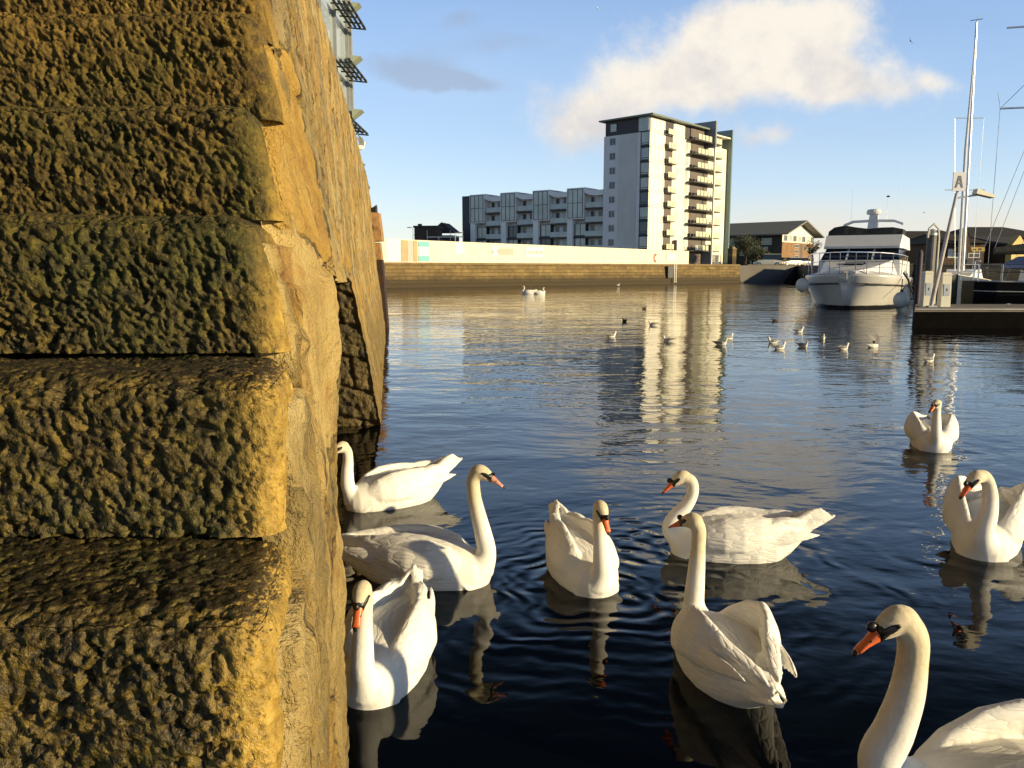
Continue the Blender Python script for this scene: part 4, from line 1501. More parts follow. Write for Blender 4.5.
for k in range(8):
    z = at(355, 186 - 52.5 * k, 50).z - 4.94
    m = MB()
    for q in range(4):
        m.box(.32 + .27 * q, .46 + .27 * q, -5.0, -.3, z - .03 * q, z + .06 - .03 * q)
    for y_ in np.arange(-4.8, -.2, 1.1):
        m.hexa([(.2, y_, z - .09), (1.3, y_, z - .20), (1.3, y_ + .06, z - .20), (.2, y_ + .06, z - .09), (.2, y_, z - .02), (1.3, y_, z - .12), (1.3, y_ + .06, z - .12), (.2, y_ + .06, z - .02)])
    m.build("sunshade", LOUV, mb_)
    z2 = z + 1.3
    MB().add([(.36, -.5, z2 - .45), (.36, .4, z2 - .45), (.95, -.5, z2), (.95, .4, z2), (.36, -.5, z2 + .05), (.36, .4, z2 + .05)],
             [(0, 2, 4), (1, 5, 3), (0, 1, 3, 2), (2, 3, 5, 4), (0, 4, 5, 1)]).build("canopy", CANO, mb_)

# ------------------------------------------------------------------ lamp posts
STEEL = simple("galvanised_steel", (0.42, 0.43, 0.43), 0.4, 0.6, var=0.1)


def lamp(label, px, py0, Y, py1, arm):
    c = at(px, py0, Y)
    h = at(px, py1, Y).z - G
    root = empty("street_lamp", (c.x, Y, G))
    tag(root, label, "street lamp", "street lamps behind the hoarding")
    MB().tube([(0, 0, 0), (0, 0, h)], [.09, .06], 8).build("post", STEEL, root)
    MB().tube([(0, 0, h), (arm * .6, 0, h + .15), (arm, 0, h + .1)], .045, 6).build("arm", STEEL, root)
    MB().ell((arm + .25, 0, h + .08), (.38, .12, .09)).build("lamp_head", STEEL, root)


lamp("slim street lamp above the white board at the hoarding's left end", 413.5, 262, 140, 228, -.9)
lamp("slim street lamp between dark house and terrace, rising just above the hoarding", 455.5, 262, 150, 233, .8)

# ------------------------------------------------------------------ tree
BARK = simple("bark", (0.05, 0.035, 0.025), 0.9, var=0.2)


def leaf_mat(name, c):
    m, nt, b = new_mat(name)
    info = nt.node('ShaderNodeObjectInfo')
    n = nt.noise(nt.coord(), 0.9, 3, 0.6)
    nt.l.new(nt.ramp(n, [(0.3, tuple(x * .55 for x in c)), (0.7, tuple(min(1, x * 1.4) for x in c))]), b.inputs['Base Color'])
    b.inputs['Roughness'].default_value = 0.6
    return m


LEAF = leaf_mat("dark_leaf", (0.028, 0.036, 0.014))
LEAF2 = leaf_mat("brown_green_leaf", (0.06, 0.055, 0.02))


def tree(label, px, Y, h, rad, seed, leafm, n=1500):
    rng = random.Random(seed)
    c = at(px, 265, Y)
    root = empty("tree", (c.x, Y, G), 0)
    tag(root, label, "tree", "trees by the warehouse")
    tr = MB()
    tr.tube([(0, 0, 0), (.1, 0, h * .3), (-.05, .1, h * .55), (.05, 0, h * .85)], [.25, .2, .13, .04], 8)
    tips = []
    for i in range(9):
        a = i * 2.4
        z0 = h * rng.uniform(.2, .6)
        e = Vector((math.cos(a) * rad * rng.uniform(.5, .9), math.sin(a) * rad * rng.uniform(.5, .9), z0 + h * rng.uniform(.15, .38)))
        tr.tube([(0, 0, z0), e * .5 + Vector((0, 0, z0 * .55)), e], [.09, .06, .02], 6)
        tips += [e, e * .7 + Vector((0, 0, z0 * .3))]
    tips.append(Vector((0, 0, h * .9)))
    tr.build("trunk", BARK, root)
    V_, F_ = [], []
    for i in range(n):
        t = rng.choice(tips)
        p = t + Vector((rng.gauss(0, 1), rng.gauss(0, 1), rng.gauss(0, .8))) * rad * .22
        if p.z < .25:
            continue
        s = rng.uniform(.10, .24)
        u = Vector((rng.gauss(0, 1), rng.gauss(0, 1), rng.gauss(0, 1))).normalized()
        v = u.orthogonal().normalized()
        b = len(V_)
        V_ += [p - u * s, p + v * s * .5, p + u * s, p - v * s * .5]
        F_.append((b, b + 1, b + 2, b + 3))
    mesh_obj("crown", V_, F_, leafm, root)


tree("dark bushy tree in front of the warehouse beside the tower", 745, 158, 6.2, 2.6, 3, LEAF, 2600)
tree("smaller dark shrubby tree nearer the parked cars", 757, 152, 3.6, 2.0, 8, LEAF, 1500)
tree("tiny reddish shrub at the warehouse gable corner", 812, 165, 5.0, 1.5, 15, LEAF2, 700)

# ------------------------------------------------------------------ parked cars
TYRE = simple("tyre_rubber", (0.015, 0.015, 0.015), 0.8, var=0.1)
CARGL = simple("car_glass", (0.02, 0.025, 0.03), 0.06, var=0)
LAMPW = simple("headlamp_glass", (0.7, 0.7, 0.68), 0.15, var=0)
LAMPR = simple("tail_lamp_glass", (0.4, 0.02, 0.02), 0.2, var=0)


def car(label, px, py, Y, col, rz, kind='hatch'):
    c = at(px, py, Y)
    paint = simple("car_paint", col, 0.3, var=0.03, coat=0.5)
    root = empty("parked_car", (c.x, Y, G + .004), R(rz))
    tag(root, label, "car", "cars parked along the quay")
    van = kind == 'van'
    L, Wd = (4.8, 1.95) if van else (4.1, 1.72)
    hb, ht = (1.05, 2.0) if van else (.88, 1.45)
    m = MB()
    prof = [(-L / 2, .42, .35, .80), (-L / 2 + .15, .30, .80, .86), (-L * .2, .26, .86, hb), (L * .15, .26, .86, hb), (L * .36, .28, .84, hb - .12), (L / 2 - .1, .32, .76, .68), (L / 2, .42, .6, .58)]
    m.rings([[(x, -w_ * Wd / 1.72, zb), (x, -w_ * Wd / 1.72, (zb + zt) / 2), (x, -w_ * .94 * Wd / 1.72, zt), (x, w_ * .94 * Wd / 1.72, zt), (x, w_ * Wd / 1.72, (zb + zt) / 2), (x, w_ * Wd / 1.72, zb)]
             for x, zb, w_, zt in prof])
    m.build("body", paint, root, False)
    xr, xf = (-L / 2 + .1, L * .18) if van else (-L / 2 + .25, L * .2)
    cb_ = [(xr, -.78, hb - .03), (xf + .45, -.78, hb - .06), (xf + .45, .78, hb - .06), (xr, .78, hb - .03), (xr + .25, -.62, ht - .04), (xf - .25, -.62, ht - .04), (xf - .25, .62, ht - .04), (xr + .25, .62, ht - .04)]
    MB().hexa(cb_).build("window_band", CARGL, root)
    MB().hexa([(xr + .22, -.66, ht - .038), (xf - .2, -.66, ht - .038), (xf - .2, .66, ht - .038), (xr + .22, .66, ht - .038),
               (xr + .3, -.55, ht + .03), (xf - .3, -.55, ht + .03), (xf - .3, .55, ht + .03), (xr + .3, .55, ht + .03)]).build("roof", paint, root)
    for sx in (-1, 1):
        for sy in (-1, 1):
            w_ = MB()
            w_.tube([(sx * L * .31, sy * (Wd / 2 - .16), .31), (sx * L * .31, sy * (Wd / 2 + .03), .31)], .31, 14)
            wh = w_.build("wheel", TYRE, root)
            q = MB()
            q.tube([(sx * L * .31, sy * (Wd / 2 + .028), .31), (sx * L * .31, sy * (Wd / 2 + .045), .31)], .19, 10)
            q.build("rim", STEEL, wh)
            MB().box(*sorted((sx * (L / 2 - .06), sx * (L / 2 + .02))), *sorted((sy * .45, sy * .68)), .55, .68).build("headlight" if sx > 0 else "tail_light", LAMPW if sx > 0 else LAMPR, root)


car("cream parked van, largest of the vehicles by the warehouse", 768, 263, 139.5, (0.62, 0.60, 0.48), 165, 'van')
car("dark blue parked car between the cream van and the white cars", 780, 264, 143, (0.03, 0.035, 0.05), 150)
car("white parked hatchback next to the dark blue car", 790, 264, 140, (0.70, 0.70, 0.70), 200)
car("pale grey parked car nearest the white yacht's bow rail", 799, 264, 144, (0.45, 0.46, 0.48), 195)

# ------------------------------------------------------------------ things against the far wall
c_ = on(660, 283.2)
rb = empty("moored_barge", (c_.x, c_.y - 1.4, 0), FA)
tag(rb, "low dark barge with green weedy deck moored under the sunlit harbour wall", "barge")
m = MB()
st = [(-5.4, .5, 1.15), (-4.9, 1.0, .95), (-3, 1.2, .6), (0, 1.25, .45), (3.2, 1.2, .45), (5.2, .8, .5), (5.6, .2, .55)]
m.rings([[(x, -h, z), (x, -h * .85, -.3), (x, h * .85, -.3), (x, h, z)] for x, h, z in st])
m.build("hull", simple("black_hull", (0.014, 0.013, 0.012), 0.5, var=0.2), rb)
m = MB()
m.hexa([(-3, -1.05, .62), (4.8, -.8, .5), (4.8, .8, .5), (-3, 1.05, .62), (-2.6, -.9, .85), (4.4, -.7, .78), (4.4, .7, .78), (-2.6, .9, .85)])
m.build("deck", simple("weedy_deck", (0.11, 0.11, 0.025), 0.8, var=0.3, scale=2), rb)
s_ = along(667.5)
rb = empty("ladder_recess", (-30 + ax.x * s_, 77.4 + ax.y * s_, 0), FA)
tag(rb, "dark outfall flap and pale iron ladder fixed on the sunlit harbour wall", "wall fitting")
MB().box(-.5, .5, -.62, -.3, .9, 2.55).build("flap", FRAME_D, rb)
m = MB()
for x_ in (.7, 1.1):
    m.box(x_ - .04, x_ + .04, -.68, -.6, .2, 2.85)
for k in range(8):
    m.box(.7, 1.1, -.67, -.62, .4 + .3 * k, .45 + .3 * k)
m.build("ladder", FRAME_W, rb)

# ------------------------------------------------------------------ motor yacht
def hull_material(name, top, low, z0):
    m, nt, b = new_mat(name)
    x, y, z = nt.sep(nt.coord())
    f = nt.mapr(nt.m('ADD', z, nt.m('MULTIPLY', nt.m('SUBTRACT', nt.noise(nt.coord(), 3.0, 3), .5), .06)), z0 - .02, z0 + .02)
    nt.l.new(nt.mix(f, low, nt.ramp(nt.noise(nt.coord(), 1.2, 4, .6), [(0.3, tuple(c * .86 for c in top)), (0.7, top)])), b.inputs['Base Color'])
    b.inputs['Roughness'].default_value = 0.25
    b.inputs['Coat Weight'].default_value = 0.4
    return m


GEL = hull_material("white_gelcoat_hull", (0.62, 0.61, 0.58), (0.02, 0.02, 0.025), 0.16)
DECKW = simple("white_gelcoat", (0.70, 0.70, 0.71), 0.35, var=0.04)
TINT = simple("tinted_windscreen", (0.008, 0.012, 0.03), 0.07, var=0)
CANV = simple("dark_canvas", (0.020, 0.022, 0.022), 0.8, var=0.3, scale=3, bump=0.03, bscale=6)
CHROME = simple("stainless_rail", (0.75, 0.74, 0.72), 0.2, 1.0, var=0)
FEND = simple("white_fender_vinyl", (0.68, 0.66, 0.60), 0.45, var=0.08)
ROPE = simple("dark_rope", (0.05, 0.045, 0.04), 0.9, var=0.2)
REDC = simple("dark_strake", (0.06, 0.05, 0.055), 0.5, var=0.1)

bow = on(847, 308.5)
th = R(-119)
fw = Vector((math.cos(th), math.sin(th), 0))
org = Vector((bow.x, bow.y, 0)) - fw * 13.3
YT = empty("motor_yacht", org, th)
tag(YT, "white flybridge motor yacht seen bow-on with dark windscreen and black canvas top", "motor yacht")


def hull_rings(st):
    out = []
    for x, hs, hw, zs, rake in st:
        L = [(hs, zs), (hs * 1.005, zs - .14), (hs * .975, zs - .52), (hw * 1.06, .42), (hw, .02), (hw * .72, -.35), (.02, -.6)]
        pts = [(x - rake * (1 - z / zs), y, z) for y, z in L] + [(x - rake * (1 - z / zs), -y, z) for y, z in reversed(L)]
        out.append(pts)
    return out


ST = [(0, 2.40, 2.25, 1.5, 0), (5, 2.6, 2.4, 1.55, 0), (9, 2.62, 2.3, 1.62, .1), (11.2, 2.50, 1.95, 1.68, .25), (12.6, 2.12, 1.45, 1.74, .4), (13.4, 1.55, .95, 1.78, .5),
      (13.85, .95, .5, 1.80, .6), (14.05, .40, .18, 1.81, .65)]
m = MB().rings(hull_rings(ST))
hull = m.build("hull", GEL, YT, True)
m = MB()
for s in (1, -1):
    m.tube([(x - .12 * rk, s * (hs * 1.0 + .02), zs - .5) for x, hs, hw, zs, rk in ST], .035, 6)
m.build("rubbing_strake", REDC, hull)
# foredeck, coachroof, windscreen, flybridge
m = MB()
m.rings([[(x, -hs * .96, zs + .01), (x, -hs * .7, zs + .16), (x, hs * .7, zs + .16), (x, hs * .96, zs + .01)] for x, hs, hw, zs, rk in ST])
m.build("foredeck", DECKW, YT)
m = MB()
m.rings([[(x, -w_, 1.75), (x, -w_ * .85, z), (x, w_ * .85, z), (x, w_, 1.75)] for x, w_, z in ((13.0, .5, 1.98), (12.2, 1.35, 2.18), (10.5, 1.9, 2.42), (9.2, 2.05, 2.55))])
cr = m.build("coachroof", DECKW, YT)
MB().hexa([(10.9, -.55, 2.37), (11.7, -.5, 2.26), (11.7, .5, 2.26), (10.9, .55, 2.37), (10.95, -.5, 2.45), (11.65, -.45, 2.33), (11.65, .45, 2.33), (10.95, .5, 2.45)]).build("hatch", TINT, cr)
MB().hexa([(0.3, -2.2, 1.6), (9.3, -2.15, 1.6), (9.3, 2.15, 1.6), (.3, 2.2, 1.6), (.3, -2.15, 2.52), (9.25, -2.1, 2.56), (9.25, 2.1, 2.56), (.3, 2.15, 2.52)]).build("cabin", DECKW, YT)
ws = MB().hexa([(3.0, -2.12, 2.55), (9.0, -2.06, 2.57), (9.0, 2.06, 2.57), (3.0, 2.12, 2.55), (3.0, -2.02, 3.22), (7.7, -1.92, 3.24), (7.7, 1.92, 3.24), (3.0, 2.02, 3.22)]).build("windscreen", TINT, YT)
m = MB()
for y_ in (-.68, .68):
    m.hexa([(9.02, y_ - .05, 2.58), (9.05, y_ - .05, 2.58), (9.05, y_ + .05, 2.58), (9.02, y_ + .05, 2.58), (7.72, y_ - .05, 3.24), (7.75, y_ - .05, 3.24), (7.75, y_ + .05, 3.24), (7.72, y_ + .05, 3.24)])
m.build("mullion", DECKW, ws)
m = MB()
m.rings([[(8.2, -2.0, 3.23), (8.2, 2.0, 3.23), (8.25, 2.0, 3.36), (8.25, -2.0, 3.36)], [(7.4, -2.14, 3.235), (7.4, 2.14, 3.235), (7.2, 2.05, 4.02), (7.2, -2.05, 4.02)],
         [(.6, -2.15, 3.235), (.6, 2.15, 3.235), (.6, 2.08, 4.0), (.6, -2.08, 4.0)]])
m.build("flybridge", DECKW, YT)
m = MB()
pr = [(-2.0, 3.98, 4.28), (-1.7, 3.98, 4.52), (-1.1, 3.98, 4.62), (-.5, 3.98, 4.50), (.2, 3.98, 4.40), (.9, 3.98, 4.46), (1.5, 3.98, 4.46), (2.02, 3.98, 4.34)]
m.rings([[(7.0, y_, a), (6.7, y_, b), (4.2, y_, b + .03), (4.0, y_, a)] for y_, a, b in pr])
m.build("canvas_cover", CANV, YT)
m = MB()
m.hexa([(1.6, -.36, 3.9), (2.6, -.36, 3.9), (2.6, .36, 3.9), (1.6, .36, 3.9), (1.5, -.24, 5.5), (2.0, -.24, 5.5), (2.0, .24, 5.5), (1.5, .24, 5.5)])
rm = m.build("radar_mast", DECKW, YT)
m = MB()
m.rings([[(1.6, y_, z - .07), (2.1, y_, z - .07), (2.1, y_, z + .07), (1.6, y_, z + .07)] for y_, z in ((-1.75, 4.86), (-1.2, 5.08), (0, 5.12), (1.2, 5.08), (1.75, 4.86))])
m.build("crossbar", DECKW, rm)
MB().lathe([(.05, 5.5), (.42, 5.52), (.46, 5.64), (.40, 5.82), (.1, 5.86)], 18, (1.8, 0, 0)).build("radar_dome", DECKW, rm)
m = MB()
m.tube([(1.8, -1.35, 5.1), (1.8, -1.35, 7.2)], .022, 5)
m.build("aerial", CHROME, rm)
m = MB()
m.tube([(1.8, 1.4, 5.1), (1.8, 1.4, 9.0)], .018, 5)
m.build("aerial", CHROME, rm)
m = MB()
m.tube([(1.7, .75, 5.1), (1.7, .75, 6.6)], .025, 5)
m.ell((1.7, .75, 6.62), (.25, .12, .06), 8, 5)
m.build("aerial", CHROME, rm)
# bow rail
RP = [(x, hs * .93, zs + .12) for x, hs, hw, zs, rk in ST[2:]]
top = [(x + .1, y_ * 1.02, z + .98) for x, y_, z in RP]
full = top + [(14.25, 0, 2.92)] + [(x, -y_, z) for x, y_, z in reversed(top)]
m = MB()
m.tube(full, .028, 6)
m.build("bow_rail", CHROME, YT)
m = MB()
m.tube([(x - .02, y_ * .99, z - .46) for x, y_, z in full], .016, 5)
m.build("bow_rail_wire", CHROME, YT)
for (x, y_, z), (a, b, c) in zip(RP, top):
    for s in (1, -1):
        MB().tube([(x, s * y_, z - .1), (a, s * b, c)], .022, 6).build("stanchion", CHROME, YT)
m = MB()
m.hexa([(13.6, -.12, 1.9), (14.5, -.09, 1.86), (14.5, .09, 1.86), (13.6, .12, 1.9), (13.6, -.12, 1.98), (14.5, -.09, 1.94), (14.5, .09, 1.94), (13.6, .12, 1.98)])
br = m.build("bow_roller", CHROME, YT)
m = MB()
m.tube([(14.35, .0, 1.86), (14.3, 0, 1.45)], .05, 6)
m.tube([(14.3, -.32, 1.55), (14.32, 0, 1.35), (14.3, .32, 1.55)], .06, 6)
m.build("anchor", STEEL, br)
m = MB()
for (a, b) in (((11.4, 2.45, 1.85), (12.2, 2.95, .85)),):
    m.tube([a, (11.8, 2.72, 1.5), b], .05, 6)
m.build("mooring_line", ROPE, YT)


def fender(label, px, py, Y, r=.34):
    c = at(px, py, Y)
    root = empty("fender", c)
    tag(root, label, "fender", "white ball fenders")
    MB().ell((0, 0, 0), (r, r, r * 1.12), 16, 10).build("ball", FEND, root, True)
    MB().tube([(0, 0, r * 1.1), (0, 0, r * 1.4)], .07, 8).build("eye", BLACK, root)
    MB().tube([(0, 0, r * 1.35), (.05, .1, r * 2.8)], .025, 5).build("lanyard", ROPE, root)


fender("white ball fender hanging high off the yacht's bow, away from the pontoon", 802.5, 285, 43.0)
fender("white ball fender hanging low between the yacht's bow and the pontoon", 901, 300, 39.0, .36)

# ------------------------------------------------------------------ pontoon and its furniture
PONT = simple("dark_pontoon_side", (0.004, 0.0035, 0.0035), 0.95, var=0.3, spec=0.05)
PDECK = simple("pontoon_decking", (0.16, 0.13, 0.10), 0.8, var=0.25, scale=2)
PEDW = simple("white_pedestal", (0.66, 0.63, 0.52), 0.5, var=0.06)
c_ = on(914, 328)
PN = empty("pontoon", (c_.x, c_.y, 0), 0)
tag(PN, "dark floating mooring pontoon with pale edge, running out of frame", "pontoon")
PZ = .70
MB().hexa([(0, 0, -.4), (14, 0, -.4), (14, 3, -.4), (1.56, 3, -.4), (0, 0, PZ - .14), (14, 0, PZ - .14), (14, 3, PZ - .14), (1.56, 3, PZ - .14)]).build("float", PONT, PN)
MB().hexa([(-.06, -.06, PZ - .138), (14, -.06, PZ - .138), (14, 3.06, PZ - .138), (1.54, 3.06, PZ - .138), (-.06, -.06, PZ), (14, -.06, PZ), (14, 3.06, PZ), (1.54, 3.06, PZ)]).build("decking", PDECK, PN)
MB().box(-.05, 14, -.10, -.065, PZ - .06, PZ - .03).build("edge_strip", STEEL, PN)
pnx, pny = c_.x, c_.y


def px_at(px, Y):
    return at(px, 270, Y).x


def pedestal(label, px, y_, w_, h, tilt=0):
    X = px_at(px, pny + y_)
    root = empty("service_pedestal", (X, pny + y_, PZ + .003))
    tag(root, label, "pedestal", "service pedestals on the pontoon")
    MB().hexa([(-w_ / 2, -w_ * .45, 0), (w_ / 2, -w_ * .45, 0), (w_ / 2, w_ * .45, 0), (-w_ / 2, w_ * .45, 0), (-w_ * .46, -w_ * .4, h), (w_ * .46, -w_ * .4, h), (w_ * .46, w_ * .4, h), (-w_ * .46, w_ * .4, h)]).build("cabinet", PEDW, root)
    MB().hexa([(-w_ * .5, -w_ * .47, h + .002), (w_ * .5, -w_ * .47, h + .002), (w_ * .5, w_ * .45, h + .002), (-w_ * .5, w_ * .45, h + .002), (-w_ * .4, -w_ * .3, h + .09), (w_ * .4, -w_ * .3, h + .09), (w_ * .4, w_ * .35, h + .09), (-w_ * .4, w_ * .35, h + .09)]).build("cap", PEDW, root)
    f = MB().box(-w_ * .32, w_ * .32, -w_ * .47, -w_ * .425, h * .35, h * .72).build("hatch", STEEL, root)
    MB().box(-.02, .02, -w_ * .49, -w_ * .472, h * .5, h * .58).build("handle", FRAME_D, f)


pedestal("white service pedestal at the foot of the tall pile", 928, .7, .30, 1.17)
pedestal("white service pedestal right of the leaning lamp pole", 946, .8, .34, 1.12)


def pile(label, px, Y, d, ztop, mat, hoop):
    X = px_at(px, Y)
    root = empty("mooring_pile", (X, Y, 0))
    tag(root, label, "pile", "steel piles by the pontoon")
    MB().tube([(0, 0, -1.5), (0, 0, ztop)], d / 2, 16).build("shaft", mat, root)
    MB().lathe([(d * .52, ztop + .002), (d * .52, ztop + .08), (d * .3, ztop + .2), (.02, ztop + .24)], 16).build("cap", STEEL if hoop else mat, root)
    if hoop:
        m = MB()
        m.tube([(d * .62, -.1, .5), (d * .62, -.1, ztop - .1), (d * .5, -.1, ztop + .25), (0, -.1, ztop + .42), (-d * .5, -.1, ztop + .25), (-d * .58, -.1, ztop - .1)], .045, 6)
        m.build("guide_hoop", PEDW, root)


PILEG = simple("grey_steel_pile", (0.10, 0.10, 0.10), 0.55, .2, var=0.3, scale=2)
PILED = simple("dark_purple_pile", (0.035, 0.022, 0.035), 0.6, var=0.3, scale=2)
pile("tall grey pile with pale rounded hoop rising behind the white pedestal", 929.5, pny + 3.4, .36, 3.32, PILEG, True)
pile("shorter dark pile close by the yacht's bow rail", 919, pny + 3.25, .22, 2.55, PILED, False)

# leaning pole with berth sign and floodlight
Yp = pny + .6
a, b = at(931, 305, Yp), at(959.5, 181, Yp)
LP_ = empty("pontoon_light_pole", (a.x, Yp, PZ + .003))
tag(LP_, "slim leaning pole on the pontoon carrying a floodlight arm", "light pole")
d = Vector((b.x - a.x, 0, b.z - PZ))
MB().tube([(0, 0, 0), d], [.075, .05], 10).build("pole", simple("pale_pole", (0.50, 0.44, 0.40), 0.45, .2, var=0.15), LP_)
MB().box(-.15, .15, -.15, .15, 0, .05).build("base_plate", STEEL, LP_)
e = at(957, 198, Yp) - Vector((a.x, Yp, PZ))
e2 = at(978, 195, Yp) - Vector((a.x, Yp, PZ))
m = MB()
m.tube([e, e + (e2 - e) * .6, e2], .03, 6)
arm = m.build("arm", STEEL, LP_)
h0, h1 = at(975, 191.5, Yp) - Vector((a.x, Yp, PZ)), at(993, 196.5, Yp) - Vector((a.x, Yp, PZ))
m = MB()
dv = (h1 - h0)
nv = Vector((-dv.z, 0, dv.x)).normalized() * .09
yv = Vector((0, .16, 0))
m.hexa([h0 - nv - yv, h1 - nv * .7 - yv, h1 - nv * .7 + yv, h0 - nv + yv, h0 + nv - yv * .8, h1 + nv * .4 - yv * .8, h1 + nv * .4 + yv * .8, h0 + nv + yv * .8])
m.build("lamp_head", PEDW, arm)
q0, q1 = at(952.5, 191, Yp - .12), at(966.5, 172, Yp - .12)
sg = empty("berth_sign", ((q0.x + q1.x) / 2, Yp - .10, q0.z), 0)
tag(sg, "small pale board with the letter A on the leaning pontoon pole", "sign")
w_, h_ = q1.x - q0.x, q1.z - q0.z
MB().box(-w_ / 2, w_ / 2, -.02, .02, 0, h_).build("board", simple("grey_white_board", (0.70, 0.70, 0.72), 0.5, var=0.05), sg)
m = MB()
hh, ww, t_ = h_ * .62, w_ * .5, .055


def bar(x0, z0, x1, z1):
    m.hexa([(x0 - t_ / 2, -.034, z0), (x0 + t_ / 2, -.034, z0), (x0 + t_ / 2, -.022, z0), (x0 - t_ / 2, -.022, z0), (x1 - t_ / 2, -.034, z1), (x1 + t_ / 2, -.034, z1), (x1 + t_ / 2, -.022, z1), (x1 - t_ / 2, -.022, z1)])


bar(-ww / 2, h_ * .18, -.012, h_ * .18 + hh)
bar(ww / 2, h_ * .18, .012, h_ * .18 + hh)
m.box(-ww * .3, ww * .3, -.036, -.0345, h_ * .18 + hh * .3, h_ * .18 + hh * .3 + t_)
m.build("letter", simple("grey_letter", (0.20, 0.20, 0.21), 0.5, var=0), sg)

# ------------------------------------------------------------------ sailing yachts
BLKH = hull_material("black_yacht_hull", (0.005, 0.005, 0.006), (0.012, 0.006, 0.005), 0.1)
for q_ in BLKH.node_tree.nodes:
    if q_.type == 'BSDF_PRINCIPLED':
        q_.inputs['Coat Weight'].default_value = 0.0
        q_.inputs['Specular IOR Level'].default_value = 0.06
        q_.inputs['Roughness'].default_value = 0.5
BLUH = hull_material("slate_blue_hull", (0.035, 0.042, 0.055), (0.02, 0.02, 0.02), 0.1)
ALU = simple("anodised_mast", (0.52, 0.52, 0.54), 0.35, .6, var=0.06)
WIRE = simple("rigging_wire", (0.35, 0.36, 0.38), 0.4, .8, var=0)
SAILC = simple("furled_sailcloth", (0.60, 0.60, 0.62), 0.7, var=0.08)
TEAKD = simple("pale_deck", (0.50, 0.47, 0.42), 0.7, var=0.1)
BLUEC = simple("blue_cover", (0.16, 0.20, 0.36), 0.7, var=0.1)


def sail_hull(root, L, B_, fb, hm, stripe):
    st = [(0, .40, fb * .97), (.02, .60, fb * .96), (.06, .74, fb * .95), (.25, .93, fb * .93), (.48, 1.0, fb * .95), (.7, .82, fb * 1.02), (.86, .48, fb * 1.1), (.96, .17, fb * 1.16), (1.0, .03, fb * 1.2)]
    rings = []
    for u, w_, z in st:
        x, hb_ = u * L, w_ * B_ / 2
        P = [(hb_, z), (hb_ * 1.03, z * .6), (hb_ * .93, z * .2), (hb_ * .7, -.15), (.02, -.45)]
        rk = .0 if u < .8 else (u - .8) * 3.5
        rings.append([(x - rk * (1 - p[1] / z) * .5, p[0], p[1]) for p in P] + [(x - rk * (1 - p[1] / z) * .5, -p[0], p[1]) for p in reversed(P)])
    hl = MB().rings(rings).build("hull", hm, root)
    m = MB()
    for s in (1, -1):
        m.tube([(u * L, s * (w_ * B_ / 2 * 1.03 + .01), z * .72) for u, w_, z in st[:-1]], .022, 5)
    m.build("stripe", stripe, hl)
    MB().rings([[(u * L, -w_ * B_ / 2 * .97, z + .004), (u * L, w_ * B_ / 2 * .97, z + .004), (u * L, w_ * B_ / 2 * .97, z + .05), (u * L, -w_ * B_ / 2 * .97, z + .05)] for u, w_, z in st]).build("deck", TEAKD, root)


SB_ = empty("sailing_yacht", at(969, 270, 37.0).xy.to_3d(), R(-9))
tag(SB_, "black-hulled sailing yacht with pale cabin and dark covered boom, cut by the right edge", "sailing yacht")
sail_hull(SB_, 11.5, 3.5, 1.55, BLKH, TEAKD)
m = MB()
m.rings([[(x, -w_, 1.5), (x, -w_ * .85, z), (x, w_ * .85, z), (x, w_, 1.5)] for x, w_, z in ((2.6, 1.15, 2.0), (3.2, 1.2, 2.28), (5.5, 1.15, 2.24), (7.6, .7, 2.0), (8.2, .5, 1.7))])
cb_ = m.build("coachroof", DECKW, SB_)
for s in (1, -1):
    MB().hexa([(3.6, s * 1.17, 1.82), (6.4, s * 1.0, 1.82), (6.4, s * 1.03, 1.82), (3.6, s * 1.2, 1.82), (3.8, s * 1.07, 2.1), (6.2, s * .93, 2.08), (6.2, s * .96, 2.08), (3.8, s * 1.10, 2.1)]).build("window", TINT, cb_)
MB().rings([[(x, -w_, z0), (x, -w_ * .9, z1), (x, w_ * .9, z1), (x, w_, z0)] for x, w_, z0, z1 in ((1.9, 1.2, 2.1, 2.3), (2.5, 1.25, 2.05, 2.62), (3.3, 1.15, 2.2, 2.6), (3.9, 1.0, 2.24, 2.32))]).build("spray_hood", BLUEC, SB_)
m = MB()
m.tube([(1.0, 0, 2.85), (3.4, .0, 3.02), (4.2, 0, 3.1)], [.13, .24, .28], 10, 1.3)
m.build("boom_cover", CANV, SB_)
MH = 15.0
mst = MB().tube([(4.3, 0, 1.6), (4.3, 0, MH)], [.095, .075], 10).build("mast", ALU, SB_)
m = MB()
for z_ in (9.15, 12.6):
    for s in (1, -1):
        m.tube([(4.3, 0, z_), (.95 if s > 0 else 4.1, s * .5, z_ + .03)], .04, 6)
m.build("spreader", ALU, mst)
for (p, q) in (((.1, 0, 1.5), (4.3, 0, MH)), ((11.3, 0, 1.9), (4.3, 0, MH - .4)), ((1.4, 1.55, 1.5), (.95, .5, 9.18)), ((.95, .5, 9.18), (4.3, 0, 12.9)), ((4.1, -1.6, 1.5), (4.1, -.5, 9.18)), ((1.0, 0, 2.95), (4.3, 0, MH - .3)), ((2.2, 1.6, 1.5), (4.3, 0, 9.0)), ((.95, .5, 9.18), (.8, .5, 9.9))):
    MB().tube([p, q], .012, 4).build("stay", WIRE, SB_)
m = MB()
for (x, y_) in ((.05, 1.0), (.05, -1.0), (.9, 1.3), (.9, -1.3), (2.0, 1.5), (2.0, -1.5)):
    MB().tube([(x, y_, 1.5), (x, y_ * 1.02, 2.25)], .02, 6).build("stanchion", CHROME, SB_)
for z_ in (2.25, 1.9):
    MB().tube([(2.0, 1.5, z_), (.9, 1.32, z_), (.05, 1.0, z_), (.05, -1.0, z_), (.9, -1.32, z_), (2.0, -1.5, z_)], .018, 5).build("pushpit_rail", CHROME, SB_)
